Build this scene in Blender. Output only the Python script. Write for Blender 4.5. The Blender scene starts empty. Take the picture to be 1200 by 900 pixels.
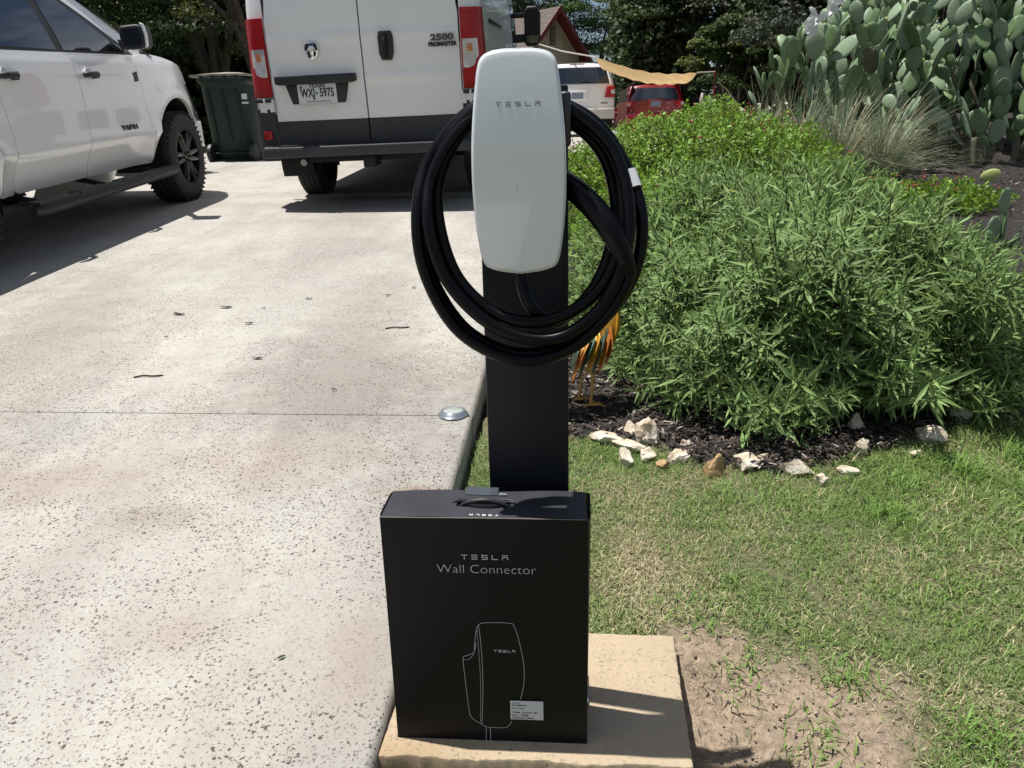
import bpy, bmesh, math, random
import numpy as np
from math import radians as R, sin, cos, pi
from mathutils import Vector, Matrix, Euler, noise
random.seed(7); rng = np.random.default_rng(7)
scn = bpy.context.scene
col = scn.collection

# ------------------------------------------------------------------ camera
cd = bpy.data.cameras.new('camera'); cam = bpy.data.objects.new('camera', cd); col.objects.link(cam)
cd.sensor_width = 36; cd.lens = 27.18; cd.clip_start = .05; cd.clip_end = 500
cam.location = (0, 0, 1.01)
cam.matrix_world = Matrix.Translation((0, 0, 1.01)) @ Matrix.Rotation(R(90-17.6), 4, 'X') @ Matrix.Rotation(R(-1.43), 4, 'Z')
scn.camera = cam

# ------------------------------------------------------------------ sky, sun, exposure
SUN_EL = 73.5
sun_travel = Vector((cos(R(SUN_EL))*cos(R(15)), -cos(R(SUN_EL))*sin(R(15)), -sin(R(SUN_EL))))
w = bpy.data.worlds.new('World'); scn.world = w; w.use_nodes = True
nt = w.node_tree; nt.nodes.clear()
o_ = nt.nodes.new('ShaderNodeOutputWorld'); bg = nt.nodes.new('ShaderNodeBackground')
sky = nt.nodes.new('ShaderNodeTexSky'); sky.sky_type = 'NISHITA'; sky.sun_disc = False
sky.sun_elevation = R(SUN_EL); sky.sun_rotation = R(-77)
tc = nt.nodes.new('ShaderNodeTexCoord'); mp = nt.nodes.new('ShaderNodeMapping'); mp.inputs['Scale'].default_value = (1, 1, 2.4)
nz = nt.nodes.new('ShaderNodeTexNoise'); nz.inputs['Scale'].default_value = 2.3; nz.inputs['Detail'].default_value = 7; nz.inputs['Roughness'].default_value = .55
cr = nt.nodes.new('ShaderNodeValToRGB'); cr.color_ramp.elements[0].position = .47; cr.color_ramp.elements[1].position = .66
mx = nt.nodes.new('ShaderNodeMix'); mx.data_type = 'RGBA'; mx.inputs[7].default_value = (8.2, 8.4, 8.8, 1)
L = nt.links.new
L(tc.outputs['Generated'], mp.inputs[0]); L(mp.outputs[0], nz.inputs[0]); L(nz.outputs[0], cr.inputs[0])
L(cr.outputs[0], mx.inputs[0]); L(sky.outputs[0], mx.inputs[6]); L(mx.outputs[2], bg.inputs[0]); L(bg.outputs[0], o_.inputs[0])
bg.inputs[1].default_value = .056
sl = bpy.data.lights.new('sun', 'SUN'); sun = bpy.data.objects.new('sun', sl); col.objects.link(sun)
sl.energy = 5.0; sl.angle = R(.5); sl.color = (1, .96, .9)
sun.rotation_mode = 'QUATERNION'; sun.rotation_quaternion = sun_travel.to_track_quat('-Z', 'Y')
scn.view_settings.view_transform = 'Standard'; scn.view_settings.look = 'None'
scn.view_settings.exposure = 0.50; scn.view_settings.gamma = 1

# ------------------------------------------------------------------ material helpers
def mat(name, c, rough=.6, metal=0., coat=0., spec=.5, var=0., vscale=8., bump=0., bscale=40., trans=0., alpha=1., attr=False, two=None):
    m = bpy.data.materials.new(name); m.use_nodes = True; n = m.node_tree; b = n.nodes['Principled BSDF']
    b.inputs['Base Color'].default_value = (*c, 1); b.inputs['Roughness'].default_value = rough
    b.inputs['Metallic'].default_value = metal; b.inputs['Coat Weight'].default_value = coat; b.inputs['Coat Roughness'].default_value = .03
    b.inputs['Specular IOR Level'].default_value = spec; b.inputs['Alpha'].default_value = alpha
    lk = n.links.new; src = None
    if attr:
        a = n.nodes.new('ShaderNodeAttribute'); a.attribute_name = 'Col'; src = a.outputs['Color']
    if var or two:
        g = n.nodes.new('ShaderNodeNewGeometry') if False else n.nodes.new('ShaderNodeTexCoord')
        t = n.nodes.new('ShaderNodeTexNoise'); t.inputs['Scale'].default_value = vscale; t.inputs['Detail'].default_value = 6
        lk(g.outputs['Object'], t.inputs[0])
        r = n.nodes.new('ShaderNodeValToRGB'); r.color_ramp.elements[0].position = .3; r.color_ramp.elements[1].position = .7
        if two: e0, e1 = (*c, 1), (*two, 1)
        elif src: e0, e1 = (1-var,)*3+(1,), (1+var,)*3+(1,)
        else: e0, e1 = tuple(max(0, x*(1-var)) for x in c)+(1,), tuple(min(1, x*(1+var)) for x in c)+(1,)
        r.color_ramp.elements[0].color = e0; r.color_ramp.elements[1].color = e1
        lk(t.outputs[0], r.inputs[0])
        if src:
            q = n.nodes.new('ShaderNodeMix'); q.data_type = 'RGBA'; q.blend_type = 'MULTIPLY'; q.inputs[0].default_value = 1
            lk(src, q.inputs[6]); lk(r.outputs[0], q.inputs[7]); src = q.outputs[2]
        else: src = r.outputs[0]
    if src: lk(src, b.inputs['Base Color'])
    if bump:
        g = n.nodes.new('ShaderNodeTexCoord'); t = n.nodes.new('ShaderNodeTexNoise'); t.inputs['Scale'].default_value = bscale; t.inputs['Detail'].default_value = 5
        bn = n.nodes.new('ShaderNodeBump'); bn.inputs['Strength'].default_value = bump; bn.inputs['Distance'].default_value = .01
        lk(g.outputs['Object'], t.inputs[0]); lk(t.outputs[0], bn.inputs['Height']); lk(bn.outputs[0], b.inputs['Normal'])
    if trans:
        tr = n.nodes.new('ShaderNodeBsdfTranslucent'); ms = n.nodes.new('ShaderNodeMixShader'); ms.inputs[0].default_value = trans
        if src: lk(src, tr.inputs[0])
        else: tr.inputs[0].default_value = (*c, 1)
        out = n.nodes['Material Output']; lk(b.outputs[0], ms.inputs[1]); lk(tr.outputs[0], ms.inputs[2]); lk(ms.outputs[0], out.inputs[0])
    return m

M = {}
M['paint'] = mat('white_car_paint', (.82, .825, .83), .3, coat=1.)
M['van_paint'] = mat('white_van_paint', (.79, .79, .785), .4, coat=.6, var=.02, vscale=3)
M['black_plastic'] = mat('black_plastic', (.016, .017, .019), .55, var=.15, vscale=12, bump=.06, bscale=300)
M['clad'] = mat('grey_black_cladding', (.03, .033, .037), .62, var=.2, vscale=5, bump=.1, bscale=250)
M['dark'] = mat('dark_underbody', (.008, .008, .009), .8)
M['tint'] = mat('tinted_glass', (.006, .009, .013), .015, spec=.8, coat=1.)
M['mglass'] = mat('mirror_glass_dark', (.012, .016, .022), .12, spec=.3)
M['glass_clear'] = mat('headlamp_glass', (.5, .5, .52), .06, coat=1.)
M['rubber'] = mat('tyre_rubber', (.014, .014, .015), .75, var=.25, vscale=20, bump=.2, bscale=120)
M['rim'] = mat('black_rim', (.007, .007, .008), .35, metal=0., coat=.3, spec=.3)
M['steel'] = mat('steel_rim', (.25, .25, .26), .4, metal=.8)
M['chrome'] = mat('chrome', (.75, .76, .78), .12, metal=1.)
M['red_lens'] = mat('red_lens', (.36, .004, .008), .3, coat=.25, spec=.3)
M['amber'] = mat('orange_lens', (.5, .14, .02), .15, coat=1.)
M['clear_lens'] = mat('clear_lens', (.55, .53, .52), .1, coat=1., metal=.4)
M['plate'] = mat('plate_white', (.62, .64, .66), .4)
M['ink'] = mat('black_print', (.012, .012, .02), .5)
M['white'] = mat('white_paint', (.7, .7, .7), .5)

# ------------------------------------------------------------------ object helpers
def tag(o, label=None, cat=None, group=None, kind=None):
    if label: o['label'] = label
    if cat: o['category'] = cat
    if group: o['group'] = group
    if kind: o['kind'] = kind
    return o
def empty(name, loc=(0, 0, 0), rz=0., label=None, cat=None, group=None, kind=None, mw=None):
    o = bpy.data.objects.new(name, None); col.objects.link(o); o.empty_display_size = .1
    if mw is not None: o.matrix_world = mw
    else: o.location = loc; o.rotation_euler = (0, 0, rz)
    return tag(o, label, cat, group, kind)
def link(name, me, parent=None, loc=None, rot=None, scale=None):
    o = bpy.data.objects.new(name, me); col.objects.link(o)
    if parent: o.parent = parent
    if loc is not None: o.location = loc
    if rot is not None: o.rotation_euler = rot
    if scale is not None: o.scale = scale if hasattr(scale, '__len__') else (scale,)*3
    return o
def finish(bm, name, ms, ang=35, bev=0., seg=2, recalc=True):
    if recalc: bmesh.ops.recalc_face_normals(bm, faces=bm.faces)
    if bev:
        es = [e for e in bm.edges if len(e.link_faces) == 2 and e.calc_face_angle(0) > R(30)]
        bmesh.ops.bevel(bm, geom=es, offset=bev, segments=seg, affect='EDGES', profile=.5, clamp_overlap=True)
    for f in bm.faces: f.smooth = True
    for e in bm.edges:
        if len(e.link_faces) == 2 and e.calc_face_angle(0) > R(ang): e.smooth = False
    me = bpy.data.meshes.new(name); bm.to_mesh(me); bm.free()
    for m in (ms if isinstance(ms, (list, tuple)) else [ms]): me.materials.append(m)
    return me
def B(): return bmesh.new()
def box(bm, c, s, rot=None, mi=0):
    mtx = Matrix.Translation(c)
    if rot: mtx = mtx @ Euler(rot).to_matrix().to_4x4()
    r = bmesh.ops.create_cube(bm, size=1, matrix=mtx @ Matrix.Diagonal((*s, 1)))
    for f in {f for v in r['verts'] for f in v.link_faces}: f.material_index = mi
    return r['verts']
def cyl(bm, c, r, h, axis='Z', seg=24, r2=None, mi=0):
    mtx = Matrix.Translation(c)
    if axis == 'X': mtx = mtx @ Matrix.Rotation(pi/2, 4, 'Y')
    if axis == 'Y': mtx = mtx @ Matrix.Rotation(-pi/2, 4, 'X')
    q = bmesh.ops.create_cone(bm, cap_ends=True, segments=seg, radius1=r, radius2=r if r2 is None else r2, depth=h, matrix=mtx)
    for f in {f for v in q['verts'] for f in v.link_faces}: f.material_index = mi
def prism(bm, pts, d, mi=0):
    """pts: list of 3d points (planar polygon), extruded by vector d"""
    a = [bm.verts.new(p) for p in pts]; b = [bm.verts.new(Vector(p)+Vector(d)) for p in pts]
    fs = [bm.faces.new(a), bm.faces.new(b[::-1])]
    n = len(pts)
    for i in range(n): fs.append(bm.faces.new((a[i], b[i], b[(i+1) % n], a[(i+1) % n])))
    for f in fs: f.material_index = mi
def crom(pts, n=8, closed=False):
    P = [Vector(p) for p in pts]; out = []
    k = len(P); rngk = range(k if closed else k-1)
    for i in rngk:
        g = lambda j: P[j % k] if closed else P[max(0, min(k-1, j))]
        a, b, c, d = g(i-1), g(i), g(i+1), g(i+2)
        for s in range(n):
            t = s/n
            out.append(.5*((2*b)+(c-a)*t+(2*a-5*b+4*c-d)*t*t+(3*b-a-3*c+d)*t**3))
    if not closed: out.append(P[-1])
    return out
def tube(bm, path, rad, seg=8, closed=False, cap=True, mi=0):
    P = [Vector(p) for p in path]; n = len(P); rings = []
    t0 = (P[1]-P[0]).normalized(); up = Vector((0, 0, 1)) if abs(t0.z) < .9 else Vector((1, 0, 0))
    nrm = t0.cross(up).normalized()
    for i in range(n):
        if closed: t = (P[(i+1) % n]-P[i-1]).normalized()
        else: t = (P[min(i+1, n-1)]-P[max(i-1, 0)]).normalized()
        nrm = (nrm-t*nrm.dot(t)).normalized(); bn = t.cross(nrm)
        r = float(rad[i] if hasattr(rad, '__len__') else rad)
        rings.append([bm.verts.new(P[i]+r*(cos(2*pi*k/seg)*nrm+sin(2*pi*k/seg)*bn)) for k in range(seg)])
    for i in range(n if closed else n-1):
        a, b = rings[i], rings[(i+1) % n]
        for k in range(seg):
            bm.faces.new((a[k], a[(k+1) % seg], b[(k+1) % seg], b[k])).material_index = mi
    if cap and not closed: bm.faces.new(rings[0][::-1]).material_index = mi; bm.faces.new(rings[-1]).material_index = mi
def lathe(bm, prof, c=(0, 0, 0), axis='X', seg=36, mi=0):
    """prof: list of (r, a) closed loop or open; revolve round axis"""
    rings = []
    for r, a in prof:
        ring = []
        for k in range(seg):
            q = 2*pi*k/seg; u, v = r*cos(q), r*sin(q)
            p = {'X': (a, u, v), 'Y': (u, a, v), 'Z': (u, v, a)}[axis]
            ring.append(bm.verts.new(Vector(c)+Vector(p)))
        rings.append(ring)
    for i in range(len(rings)-1):
        for k in range(seg):
            bm.faces.new((rings[i][k], rings[i][(k+1) % seg], rings[i+1][(k+1) % seg], rings[i+1][k])).material_index = mi
    return rings
def sheet(bm, grid, mi=0):
    V = [[bm.verts.new(p) for p in row] for row in grid]
    for i in range(len(V)-1):
        for j in range(len(V[0])-1):
            bm.faces.new((V[i][j], V[i][j+1], V[i+1][j+1], V[i+1][j])).material_index = mi
def panel(outline, fn, inward, lip=.03, cut=(.12, .06)):
    """a body panel: outline (u,v) polygon cut into a grid, bent by fn(u,v), its rim turned inward"""
    bm = B(); vs = [bm.verts.new((u, v, 0)) for u, v in outline]; bm.faces.new(vs)
    us = [p[0] for p in outline]; v_ = [p[1] for p in outline]
    for a, lo, hi, st in ((0, min(us), max(us), cut[0]), (1, min(v_), max(v_), cut[1])):
        k = int((hi-lo)/st)
        for i in range(1, k+1):
            q = lo+(hi-lo)*i/(k+1)
            co = (q, 0, 0) if a == 0 else (0, q, 0); no = (1, 0, 0) if a == 0 else (0, 1, 0)
            bmesh.ops.bisect_plane(bm, geom=bm.verts[:]+bm.edges[:]+bm.faces[:], plane_co=co, plane_no=no, dist=1e-5)
    for v in bm.verts: v.co = fn(v.co.x, v.co.y)
    if lip:
        be = [e for e in bm.edges if len(e.link_faces) == 1]
        r = bmesh.ops.extrude_edge_only(bm, edges=be)
        for v in [g for g in r['geom'] if isinstance(g, bmesh.types.BMVert)]: v.co += Vector(inward)*lip
    return bm
def arc(cx, cy, r, a0, a1, n=14):
    return [(cx+r*cos(R(a0+(a1-a0)*i/n)), cy+r*sin(R(a0+(a1-a0)*i/n))) for i in range(n+1)]
def npmesh(name, V, F, m, C=None, smooth=False):
    V = np.asarray(V, dtype=np.float32); F = np.asarray(F, dtype=np.int32)
    me = bpy.data.meshes.new(name); k = F.shape[1]
    me.vertices.add(len(V)); me.vertices.foreach_set('co', V.ravel())
    me.loops.add(F.size); me.loops.foreach_set('vertex_index', F.ravel())
    me.polygons.add(len(F)); me.polygons.foreach_set('loop_start', np.arange(0, F.size, k, dtype=np.int32))
    me.polygons.foreach_set('loop_total', np.full(len(F), k, dtype=np.int32))
    if smooth: me.polygons.foreach_set('use_smooth', np.ones(len(F), dtype=bool))
    me.update(calc_edges=True)
    if C is not None:
        a = me.color_attributes.new('Col', 'FLOAT_COLOR', 'POINT')
        c4 = np.ones((len(V), 4), dtype=np.float32); c4[:, :3] = C; a.data.foreach_set('color', c4.ravel())
    me.materials.append(m); return me
def text_obj(s, size, m, parent, mtx, name='lettering', bold=0., sx=1., space=1., depth=.0008, align='CENTER', shear=0.):
    c = bpy.data.curves.new('t', 'FONT'); c.body = s; c.size = size; c.align_x = align; c.align_y = 'CENTER'
    c.extrude = depth; c.offset = bold; c.space_character = space; c.shear = shear; c.resolution_u = 3
    o = bpy.data.objects.new('t', c); me = bpy.data.meshes.new_from_object(o)
    bpy.data.objects.remove(o); bpy.data.curves.remove(c)
    me.transform(mtx @ Matrix.Diagonal((sx, 1, 1, 1)))
    me.materials.clear(); me.materials.append(m)
    q = bpy.data.objects.new(name, me); col.objects.link(q); q.parent = parent; return q
FACE_BACK = Matrix.Rotation(pi/2, 4, 'X')        # text readable from -Y (towards the camera)
FACE_RIGHT = Matrix.Rotation(pi/2, 4, 'Z') @ Matrix.Rotation(pi/2, 4, 'X')   # readable from +X
def logo_letters(bm, cx, cz, W, h, y, t=None, d=.0006, flip=False, mapf=None):
    """the wide spaced maker's lettering, in strokes"""
    t = t or h*.2; lw = h*1.15; step = (W-lw)/4
    S = {0: [(0, h, lw, t), (lw/2-t/2, 0, t, h*.68)], 1: [(0, h, lw, t), (0, h/2+t/2, lw, t), (0, t, lw, t)],
         2: [(0, h, lw, t), (0, h/2+t/2, lw, t), (0, t, lw, t), (0, h/2, t, None), (lw-t, 0, t, None)],
         3: [(0, 0, t, h), (0, t, lw, t)], 4: [(0, h, lw, t), (0, 0, t, h*.62), (lw-t, 0, t, h*.62), (0, h*.62, lw, t)]}
    def rect(x0, z0, x1, z1, k):
        ox = cx-W/2+k*step
        pts = [(ox+x0, z0), (ox+x1, z0), (ox+x1, z1), (ox+x0, z1)]
        if flip: pts = [(2*cx-a, h-b) for a, b in pts]
        pts = [(a, cz-h/2+b) for a, b in pts]
        if mapf: P = [mapf(a, b) for a, b in pts]; dv = (0, -d, 0) if not flip else (0, 0, d)
        else: P = [(a, y, b) for a, b in pts]; dv = (0, -d, 0)
        prism(bm, P, dv)
    for k in range(5):
        for s in S[k]:
            if k == 2 and s[3] is None:
                if s[0] == 0: rect(0, h/2+t/2, t, h-t, k)
                else: rect(lw-t, t, lw, h/2-t/2, k)
            elif s[3] == t or (s[2] == lw): rect(s[0], s[1]-t, s[0]+s[2], s[1], k)
            else: rect(s[0], s[1], s[0]+s[2], s[1]+s[3], k)

# ------------------------------------------------------------------ the lie of the land
def Zd(y):
    if y > 11: return .792+.02*(y-11)
    if y < -4: return .02+.078*(-5.1)
    return .02+.078*(y-1.1)
def Xe(y): return -.25+.0815*(y-1.063)          # right edge of the driveway
def Zl(x, y):
    z = Zd(y)-.0878
    if x > 2.9 and y > 8: k = min(1, (x-2.9)/1.0); z += k*k*(3-2*k)*.11*min(4.5, max(0, y-8.3))*max(0, min(1, (17-y)/3))
    return z
def bed_front(x):
    xs = [.10, .3, .46, .6, .82, 1.06, 1.32, 1.6, 1.95, 2.3, 2.7, 3.2, 40]; ys = [2.46, 2.40, 2.33, 2.2, 2.15, 2.23, 2.33, 2.5, 2.85, 3.35, 3.9, 4.3, 4.5]
    return float(np.interp(x, xs, ys))
def in_bed(x, y): return y > bed_front(x) and x > .10+.085*(y-2.4) and (y < 11 or x > 2.6)
def bare(x, y):
    """1 where the lawn is worn to dirt"""
    d = ((x-.50)/.27)**2+((y-1.22)/.20)**2
    e = ((x-.40)/.12)**2+((y-1.42)/.1)**2
    n = noise.noise(Vector((x*7, y*7, 0)))*.6
    return max(0., min(1., max(1.35-d, 1.1-e)+n))

xs = np.unique(np.concatenate([np.linspace(-90, -8, 26), np.linspace(-8, -.6, 20), np.linspace(-.6, 3.2, 240), np.linspace(3.2, 10, 50), np.linspace(10, 90, 26)]))
ys = np.unique(np.concatenate([np.linspace(-60, -2, 16), np.linspace(-2, .7, 14), np.linspace(.7, 3.6, 190), np.linspace(3.6, 12, 60), np.linspace(12, 120, 40)]))
GV = []; GC = []
for y in ys:
    for x in xs:
        n = noise.noise(Vector((x*5, y*5, 3)))*.008+noise.noise(Vector((x*22, y*22, 1)))*.005+noise.noise(Vector((x*55, y*55, 1)))*.003
        z = Zl(x, y)+n
        if x < Xe(y)+.015: z = Zd(y)-.16
        if in_bed(x, y): z += .012
        if .9 < y < 1.55 and -.3 < x < .30: z = min(z, -.06)
        if .8 < y < 1.36 and .26 < x < .46: z -= .042*min(1, (.46-x)/.09)*min(1, (1.36-y)/.08)
        if x < -6.4: z = Zd(y)-.02
        GV.append((x, y, z)); b = bare(x, y)
        g = .5+.5*noise.noise(Vector((x*3, y*3, 9)))
        c0 = np.array((.15, .125, .075))*(1-g)+np.array((.075, .085, .035))*g
        c1 = np.array((.255, .195, .14))
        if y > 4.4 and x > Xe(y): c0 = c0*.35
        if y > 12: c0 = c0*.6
        GC.append(c0*(1-b)+c1*b)
nx = len(xs); GF = [(j*nx+i, j*nx+i+1, (j+1)*nx+i+1, (j+1)*nx+i) for j in range(len(ys)-1) for i in range(nx-1)]
M['soil'] = mat('lawn_soil', (.1, .08, .05), .95, attr=True, var=.35, vscale=60, bump=.9, bscale=150)
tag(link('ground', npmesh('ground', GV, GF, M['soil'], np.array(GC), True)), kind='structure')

# concrete: pale, pitted, stained
def concrete_mat(name, base, pits=1., warm=.25, stains=()):
    m = bpy.data.materials.new(name); m.use_nodes = True; n = m.node_tree; b = n.nodes['Principled BSDF']; b.inputs['Roughness'].default_value = .85
    b.inputs['Specular IOR Level'].default_value = .25
    lk = n.links.new; g = n.nodes.new('ShaderNodeNewGeometry'); P = g.outputs['Position']
    def nz(sc, det=6, rough=.6, vec=P):
        t = n.nodes.new('ShaderNodeTexNoise'); t.inputs['Scale'].default_value = sc; t.inputs['Detail'].default_value = det; t.inputs['Roughness'].default_value = rough; lk(vec, t.inputs[0]); return t.outputs[0]
    def rp(v, a, bb, c0=(0, 0, 0, 1), c1=(1, 1, 1, 1)):
        r = n.nodes.new('ShaderNodeValToRGB'); r.color_ramp.elements[0].position = a; r.color_ramp.elements[1].position = bb
        r.color_ramp.elements[0].color = c0; r.color_ramp.elements[1].color = c1; lk(v, r.inputs[0]); return r.outputs[0]
    def mixc(f, a, c, bt='MIX'):
        q = n.nodes.new('ShaderNodeMix'); q.data_type = 'RGBA'; q.blend_type = bt
        for s, v in ((0, f), (6, a), (7, c)):
            if isinstance(v, (int, float)): q.inputs[s].default_value = v
            elif isinstance(v, tuple): q.inputs[s].default_value = v
            else: lk(v, q.inputs[s])
        return q.outputs[2]
    def math_(op, a, c):
        q = n.nodes.new('ShaderNodeMath'); q.operation = op
        for i, v in enumerate((a, c)):
            if isinstance(v, (int, float)): q.inputs[i].default_value = v
            else: lk(v, q.inputs[i])
        return q.outputs[0]
    c = rp(nz(1.1), .35, .68, tuple(x*.86 for x in base)+(1,), tuple(min(1, x*1.07) for x in base)+(1,))
    c = mixc(math_('MULTIPLY', rp(nz(2.3, 6, .72), .50, .72), warm*1.6), c, (.27, .20, .15, 1))          # brown rust-like stains
    # tyre-darkened streaks along the drive
    mpn = n.nodes.new('ShaderNodeMapping'); mpn.inputs['Scale'].default_value = (1.6, .35, 1); mpn.inputs['Rotation'].default_value = (0, 0, .35); lk(P, mpn.inputs[0])
    c = mixc(math_('MULTIPLY', rp(nz(1.3, 6, .65, mpn.outputs[0]), .44, .72), .6*pits), c, (.23, .21, .19, 1))
    # the stains the photograph shows, each where it lies
    for (sx_, sy_, ra, rb, an, colr, st_) in stains:
        mq = n.nodes.new('ShaderNodeMapping'); mq.vector_type = 'TEXTURE'; mq.inputs['Location'].default_value = (sx_, sy_, 0); mq.inputs['Rotation'].default_value = (0, 0, an); mq.inputs['Scale'].default_value = (ra, rb, 100); lk(P, mq.inputs[0])
        nq = n.nodes.new('ShaderNodeTexNoise'); nq.inputs['Scale'].default_value = 9; nq.inputs['Detail'].default_value = 6; nq.inputs['Roughness'].default_value = .7; lk(P, nq.inputs[0])
        ln_ = n.nodes.new('ShaderNodeVectorMath'); ln_.operation = 'LENGTH'; lk(mq.outputs[0], ln_.inputs[0])
        dd_ = math_('ADD', ln_.outputs['Value'], math_('MULTIPLY', math_('SUBTRACT', nq.outputs[0], .5), 1.6))
        c = mixc(math_('MULTIPLY', rp(dd_, .30, 1.25, (1, 1, 1, 1), (0, 0, 0, 1)), st_), c, colr+(1,))
    c = mixc(math_('MULTIPLY', rp(nz(70, 6, .8), .40, .72), .38), c, (.25, .215, .18, 1))
    # pits
    hs = []
    for sc, th, dens in ((100, .40, .42), (190, .46, .38), (60, .25, .68)):
        wv = n.nodes.new('ShaderNodeTexNoise'); wv.inputs['Scale'].default_value = sc*1.7; wv.inputs['Detail'].default_value = 3; lk(P, wv.inputs[0])
        ad = n.nodes.new('ShaderNodeMix'); ad.data_type = 'VECTOR'; ad.inputs[0].default_value = .012; lk(P, ad.inputs[4]); lk(wv.outputs['Color'], ad.inputs[5])
        v = n.nodes.new('ShaderNodeTexVoronoi'); v.inputs['Scale'].default_value = sc; lk(ad.outputs[1], v.inputs['Vector'])
        sp = n.nodes.new('ShaderNodeSeparateColor'); lk(v.outputs['Color'], sp.inputs[0])
        size = math_('MULTIPLY', math_('MAXIMUM', math_('SUBTRACT', sp.outputs[0], dens), 0), th*1.9)
        inside = rp(math_('SUBTRACT', size, v.outputs['Distance']), .0, .10)
        gate = rp(nz(3.4, 5, .65), .40, .60)
        hs.append(math_('MULTIPLY', inside, math_('ADD', math_('MULTIPLY', gate, .8), .2)))
    h = math_('MAXIMUM', math_('MAXIMUM', hs[0], hs[1]), hs[2])
    h = math_('MULTIPLY', math_('MULTIPLY', h, pits), math_('ADD', rp(nz(38, 3, .6), .35, .65), .45))
    c = mixc(math_('MINIMUM', math_('MULTIPLY', h, 1.5), .92), c, (.065, .048, .04, 1))
    lk(c, b.inputs['Base Color'])
    hh = math_('SUBTRACT', math_('MULTIPLY', nz(90, 5), .25), h)
    bn = n.nodes.new('ShaderNodeBump'); bn.inputs['Strength'].default_value = .5; bn.inputs['Distance'].default_value = .004; lk(hh, bn.inputs['Height']); lk(bn.outputs[0], b.inputs['Normal'])
    return m
M['concrete'] = concrete_mat('driveway_concrete', (.41, .398, .366), stains=[
    (-.62, 2.75, .55, .95, .25, (.17, .157, .143), .62), (-.75, 2.15, .45, .22, .1, (.29, .235, .19), .38), (-1.35, 2.05, .40, .18, .1, (.25, .195, .155), .45), (-.95, 1.85, .16, .10, .0, (.21, .165, .135), .45),
    (-.72, 1.40, .16, .10, .3, (.27, .21, .175), .35), (-.33, 1.30, .10, .22, .1, (.29, .225, .175), .35), (-2.1, 3.4, .5, 1.6, .3, (.24, .215, .19), .55), (-.7, 3.6, .35, 1.2, .05, (.26, .235, .21), .4), (-.28, 1.95, .12, .05, .0, (.20, .11, .07), .6), (-1.55, 2.4, .22, .22, .6, (.2, .2, .2), .35), (-1.2, 6.0, .5, 1.6, .1, (.25, .23, .21), .35)])
M['pad'] = concrete_mat('pad_concrete', (.42, .335, .225), .30, .35, [(.2, 1.15, .2, .08, 0, (.40, .33, .24), .5), (-.2, 1.09, .15, .05, 0, (.30, .2, .1), .5)])

YAW = R(4.65)
drive = empty('driveway', (-.25, 1.063, 0), -YAW, kind='structure')
def drive_world(x, y): return (-.25+x*cos(YAW)+y*sin(YAW), 1.063-x*sin(YAW)+y*cos(YAW))
joints = [-9, -6, -3.5, -1.06, 1.40, 3.90, 6.38, 8.86, 11.3]
for k in range(len(joints)-1):
    y0, y1 = joints[k]+.0028, joints[k+1]-.0028; bm = B()
    ny = max(2, int((y1-y0)/.35)); nxx = 24; Wd = 6.1; gx = [-Wd+Wd*i/nxx for i in range(nxx+1)]
    gy = [y0]+[y0+.012]+[y0+(y1-y0)*j/ny for j in range(1, ny)]+[y1-.012]+[y1]
    gx = gx[:-1]+[-.014, 0]
    rows = []
    for j, y in enumerate(gy):
        row = []
        for i, x in enumerate(gx):
            X, Y = drive_world(x, y); z = Zd(Y)
            e = 0
            if j in (0, len(gy)-1): e = .006
            xx = x
            if i == len(gx)-1:
                e = max(e, .012); xx = x+.007*noise.noise(Vector((y*9, 0, 0)))+.004*noise.noise(Vector((y*40, 5, 0)))
            row.append((xx, y, z-e))
        rows.append(row)
    sheet(bm, rows)
    be = [e for e in bm.edges if len(e.link_faces) == 1]
    r = bmesh.ops.extrude_edge_only(bm, edges=be)
    for v in [g for g in r['geom'] if isinstance(g, bmesh.types.BMVert)]: v.co.z -= .11
    link('concrete_slab', finish(bm, 'concrete_slab', M['concrete'], 50), drive)

bm = B(); sheet(bm, [[(x, y, Zd(y)-.004) for x in np.linspace(-6.35, 7.5, 12)] for y in np.linspace(11.32, 33, 24)])
tag(link('parking_court', finish(bm, 'parking_court', M['concrete'], 60)), kind='structure')

# ------------------------------------------------------------------ mulch bed
BV = []; bx = np.linspace(.08, 9.5, 150); by = np.linspace(2.1, 12.5, 150); idx = {}; BF = []
for j, y in enumerate(by):
    for i, x in enumerate(bx):
        if in_bed(x, y) or in_bed(x+.05, y+.06) or in_bed(x-.06, y+.08):
            n = noise.noise(Vector((x*6, y*6, 3)))*.012+noise.noise(Vector((x*25, y*25, 3)))*.012
            idx[i, j] = len(BV); BV.append((x, y, Zl(x, y)+.022+n-(0 if in_bed(x, y) else .04)))
for (i, j) in list(idx):
    if (i+1, j) in idx and (i, j+1) in idx and (i+1, j+1) in idx: BF.append((idx[i, j], idx[i+1, j], idx[i+1, j+1], idx[i, j+1]))
M['mulch'] = mat('mulch_soil', (.007, .006, .005), .95, two=(.026, .020, .017), vscale=55, bump=1., bscale=160)
tag(link('mulch_bed', npmesh('mulch_bed', BV, BF, M['mulch'], None, True)), kind='structure')
M['attr_rough'] = mat('mixed_chips', (.1, .1, .1), .9, attr=True)
N = 60000
cx = np.where(rng.random(N) < .6, rng.uniform(.12, 2.6, N), rng.uniform(2.2, 8, N)); cy = np.where(rng.random(N) < .6, rng.uniform(2.1, 3.4, N), rng.uniform(3.0, 11, N))
keep = np.array([in_bed(a, b) for a, b in zip(cx, cy)]); cx, cy = cx[keep], cy[keep]; N = len(cx)
cz = np.array([Zl(a, b)+.022+noise.noise(Vector((a*6, b*6, 3)))*.012+noise.noise(Vector((a*25, b*25, 3)))*.012 for a, b in zip(cx, cy)])+rng.uniform(.002, .012, N)
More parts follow.
